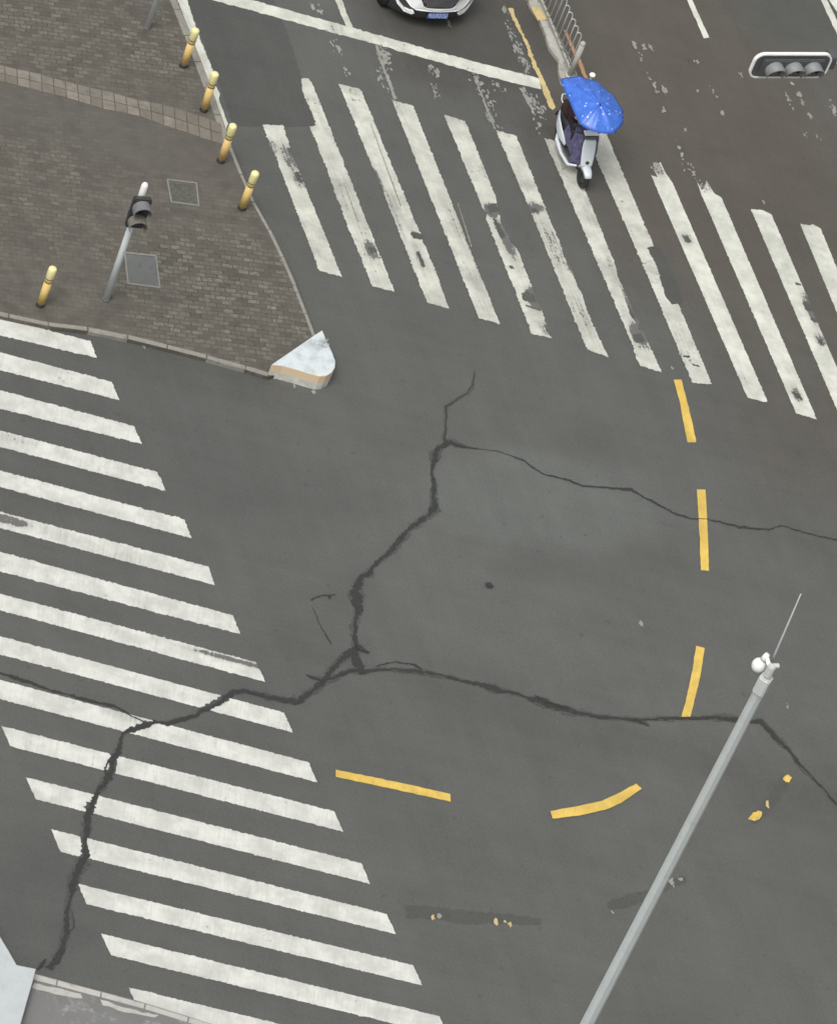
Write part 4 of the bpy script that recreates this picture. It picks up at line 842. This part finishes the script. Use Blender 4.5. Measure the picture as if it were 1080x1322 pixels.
# rider, in the scooter's frame of reference
pr = empty("person", SP, SHD, label="rider in dark red-brown jacket sitting on the scooter under the blue umbrella", cat="person")
M_SKIN = plain("skin", (.42, .26, .19), .5, .4, var=.08, scale=20); M_JKT = plain("jacket_maroon", (.050, .026, .024), .75, .2, var=.35, scale=9)
M_TRS = plain("trousers_dark", (.028, .024, .030), .8, .2, var=.2); M_SHOE = plain("shoes_black", (.02, .02, .022), .5, .4); M_HAIR = plain("hair_black", (.012, .010, .009), .45, .5, var=.3, scale=30)
def skinned(name, V_, E_, mat, par, lv=2, root=0):
    me = bpy.data.meshes.new(name); me.from_pydata([v[:3] for v in V_], E_, []); me.materials.append(mat)
    o = bpy.data.objects.new(name, me); link(o, par)
    m = o.modifiers.new("skin", 'SKIN'); m.use_smooth_shade = True
    for v, sv in zip(V_, me.skin_vertices[0].data):
        r = v[3] if isinstance(v[3], tuple) else (v[3], v[3]); sv.radius = r
    me.skin_vertices[0].data[root].use_root = True
    m = o.modifiers.new("sub", 'SUBSURF'); m.levels = lv; m.render_levels = lv; return o
# joints
PEL = (-.36, 0, .90); SPN = (-.35, 0, 1.08); CHS = (-.33, 0, 1.27); NCK = (-.32, 0, 1.42); HDB = (-.30, 0, 1.50)
Rsh, Rel, Rwr = (-.32, -.19, 1.35), (-.20, -.27, 1.13), (.06, -.20, 1.18)     # right hand holds the umbrella shaft
Lsh, Lel, Lwr = (-.32, .19, 1.35), (-.16, .31, 1.14), (.17, .28, 1.07)       # left hand on the grip
Rhp, Rkn, Ran = (-.34, -.10, .89), (.08, -.16, .82), (.06, -.13, .40); Lhp, Lkn, Lan = (-.34, .10, .89), (.08, .16, .82), (.06, .13, .40)
Vb = [PEL+(.13,), SPN+(.12,), CHS+((.15, .12),), NCK+(.052,), HDB+(.055,), (-.285, 0, 1.565, (.078, .088)), (-.29, 0, 1.64, (.078, .092)), (-.295, 0, 1.70, .060),
      Rsh+(.058,), Rel+(.043,), Rwr+(.028,), Lsh+(.058,), Lel+(.043,), Lwr+(.028,),
      Rhp+(.09,), Rkn+(.060,), Ran+(.040,), (.14, -.13, .35, .035), Lhp+(.09,), Lkn+(.060,), Lan+(.040,), (.14, .13, .35, .035)]
Eb = [(0, 1), (1, 2), (2, 3), (3, 4), (4, 5), (5, 6), (6, 7), (2, 8), (8, 9), (9, 10), (2, 11), (11, 12), (12, 13), (0, 14), (14, 15), (15, 16), (16, 17), (0, 18), (18, 19), (19, 20), (20, 21)]
# palms and fingers grow out of the wrists, closed round what they hold
def hand(Vb, Eb, wi, wr, side, grip_dir, fwd):
    w_ = Vector(wr); f = Vector(fwd).normalized(); g = Vector(grip_dir).normalized(); inn = f.cross(g).normalized()*side
    pm = len(Vb); Vb.append(tuple(w_+f*.05)+(.026,)); Eb.append((wi, pm))
    for k, ln in enumerate((.95, 1.05, 1.0, .82)):
        o_k = g*(.030-.020*k); a = w_+f*.085+o_k; b_ = a+f*.030*ln+inn*.020; c = b_-f*.008+inn*.032*ln; d = c-f*.028*ln+inn*.004
        i0 = len(Vb); [Vb.append(tuple(p)+(rr,)) for p, rr in ((a, .0105), (b_, .0095), (c, .0085), (d, .0075))]; Eb += [(pm, i0), (i0, i0+1), (i0+1, i0+2), (i0+2, i0+3)]
    i0 = len(Vb); a = w_+f*.035+g*.035+inn*.012; b_ = a+f*.03+g*.012+inn*.022; c = b_+f*.012+inn*.022-g*.012
    [Vb.append(tuple(p)+(rr,)) for p, rr in ((a, .013), (b_, .011), (c, .009))]; Eb += [(pm, i0), (i0, i0+1), (i0+1, i0+2)]
hand(Vb, Eb, 10, Rwr, 1, (0, 0, 1), (1, .12, .05)); hand(Vb, Eb, 13, Lwr, -1, (0, -1, 0), (1, 0, -.1))
skinned("body", Vb, Eb, M_SKIN, pr)
# face: nose, brow, ears, mouth
bm = bmesh.new()
add_tube(bm, [(-.200, 0, 1.645), (-.178, 0, 1.605), (-.192, 0, 1.592)], [.009, .015, .010], 10)
for sy in (1, -1):
    bmesh.ops.create_uvsphere(bm, u_segments=10, v_segments=8, radius=.03, matrix=Matrix.Translation((-.295, sy*.084, 1.62)) @ Matrix.Diagonal((.6, .35, 1, 1)))
add_tube(bm, [(-.197, .026, 1.56), (-.188, 0, 1.562), (-.197, -.026, 1.56)], [.004, .008, .004], 8); obj("face_features", bm, M_SKIN, pr, True)
for sy in (1, -1):
    bm = bmesh.new(); bmesh.ops.create_uvsphere(bm, u_segments=12, v_segments=8, radius=.0125, matrix=Matrix.Translation((-.206, sy*.033, 1.637))); obj("eye", bm, M_DARK, pr, True)
bm = bmesh.new(); bmesh.ops.create_uvsphere(bm, u_segments=20, v_segments=14, radius=1, matrix=Matrix.Translation((-.312, 0, 1.665)) @ Matrix.Diagonal((.105, .098, .105, 1)))
for v in bm.verts:
    if v.co.x > -.25 and v.co.z < 1.68: v.co.x = -.25; 
obj("hair", bm, M_HAIR, pr, True)
Vj = [(-.37, 0, .86, (.175, .15)), (-.36, 0, 1.02, (.165, .14)), (-.335, 0, 1.22, (.185, .14)), (-.325, 0, 1.38, (.12, .09)), (-.318, 0, 1.44, .068),
      Rsh+(.082,), Rel+(.064,), (-.02, -.22, 1.165, .048), Lsh+(.082,), Lel+(.064,), (.10, .285, 1.085, .048)]
skinned("jacket", Vj, [(0, 1), (1, 2), (2, 3), (3, 4), (3, 5), (5, 6), (6, 7), (3, 8), (8, 9), (9, 10)], M_JKT, pr)
Vt = [(-.37, 0, .88, (.17, .13)), Rhp+(.11,), Rkn+(.082,), (.06, -.13, .44, .060), Lhp+(.11,), Lkn+(.082,), (.06, .13, .44, .060)]
skinned("trousers", Vt, [(0, 1), (1, 2), (2, 3), (0, 4), (4, 5), (5, 6)], M_TRS, pr)
for sy in (1, -1): skinned("shoe", [(.03, sy*.13, .37, .05), (.10, sy*.13, .355, .045), (.21, sy*.14, .345, .038)], [(0, 1), (1, 2)], M_SHOE, pr, 2)
# loose coat tail / dark bag over the rear of the seat
bm = bmesh.new(); rings = []
for x, wv, z0, z1 in ((-.40, .20, .74, 1.02), (-.55, .22, .72, .98), (-.72, .19, .74, .92), (-.84, .12, .78, .87)): rings.append(sring((x, .0, (z0+z1)/2), (0, 1, 0), (0, 0, 1), wv, (z1-z0)/2, 2.6, 18))
add_loft(bm, rings); obj("coat_tail", bm, M_JKT, pr, True)

# umbrella: the long-backed kind made for scooters, its rim points and tip in world space
ZR, TIPZ = 1.78, 2.04
RIM = [gp(x, y, ZR + dz) for x, y, dz in ((722.5, 101.5, -.03), (745, 97.5, 0), (770, 104.5, 0), (792, 123.5, 0), (804.5, 143, 0), (804, 159, -.02), (791.5, 172.5, -.02), (766, 170, -.02), (748, 160, -.02), (734, 129, -.02))]
TIP = gp(774, 136, TIPZ)
um = bpy.data.objects.new("umbrella", None); link(um); um.empty_display_size = .2; um.location = (TIP.x, TIP.y, ZR)
tag(um, "open blue umbrella with pale dots held over the scooter rider", "umbrella")
s = NB("umbrella_cloth"); tcu = s.n('ShaderNodeTexCoord'); nu = s.noise(6, 4, .6, vec=tcu.outputs['Object'])
vor = s.n('ShaderNodeTexVoronoi'); vor.inputs['Scale'].default_value = 9; s.l(tcu.outputs['Object'], vor.inputs['Vector'])
cu = s.mix(s.ramp(nu, .3, .7), (.036, .12, .50), (.058, .17, .62)); cu = s.mix(s.ramp(vor.outputs['Distance'], .20, .13, 0, .7), cu, (.50, .66, .90))
M_UMB = s.fin(cu, .35, .5)
s.bs.inputs['Transmission Weight'].default_value = 0
UO = Vector((TIP.x, TIP.y, ZR)); RL = [p-UO for p in RIM]; TL_ = TIP-UO; NR = len(RL)
def cpt(i, ph, t):          # point of the canopy: rib i, fraction ph towards the next rib, t from tip to rim
    a, b_ = RL[i % NR], RL[(i+1) % NR]; p = a.lerp(b_, ph)
    sg = math.sin(PI*ph); p = Vector((p.x*(1+.012*sg), p.y*(1+.012*sg), p.z))
    x, y = p.x*t, p.y*t; z = p.z + (TL_.z-p.z)*math.cos(t*PI/2)**.9 - .030*sg*math.sin(PI*t*.8)
    return Vector((x, y, z))
bm = bmesh.new(); rows = [[bm.verts.new(cpt(0, 0, 0))]]; NS = 6; n_ = NR*NS
for i in range(1, 13): rows.append([bm.verts.new(cpt(k//NS, (k % NS)/NS, i/12)) for k in range(n_)])
for i in range(1, 13):
    for k in range(n_):
        if i == 1: bm.faces.new((rows[0][0], rows[1][k], rows[1][(k+1) % n_]))
        else: bm.faces.new((rows[i-1][k], rows[i][k], rows[i][(k+1) % n_], rows[i-1][(k+1) % n_]))
cn = obj("canopy", bm, M_UMB, um, True); md = cn.modifiers.new("thick", 'SOLIDIFY'); md.thickness = .003; md.offset = -1
bm = bmesh.new(); add_tube(bm, [TL_ - Vector((0, 0, .01)), TL_ + Vector((0, 0, .05))], [.016, .008], 10); obj("tip", bm, M_DARK, um, True)
for k in range(NR):
    bm = bmesh.new(); add_tube(bm, [cpt(k, 0, t/8) - Vector((0, 0, .012)) for t in range(9)], .004, 5); obj("rib", bm, M_GALV, um, True)
hand_w = Matrix.Translation(SP) @ Matrix.Rotation(SHD, 4, 'Z') @ Vector((.16, -.185, 1.19)); hl_ = hand_w - UO
bm = bmesh.new(); e_ = TL_ - Vector((0, 0, .02)); add_tube(bm, [e_, hl_ + (hl_-e_).normalized()*.02], .006, 8); obj("shaft", bm, M_GALV, um, True)
bm = bmesh.new(); dd = (hl_-e_).normalized(); add_tube(bm, [hl_ - dd*.06, hl_ + dd*.09], .014, 10); obj("handle", bm, M_BLACK, um, True)
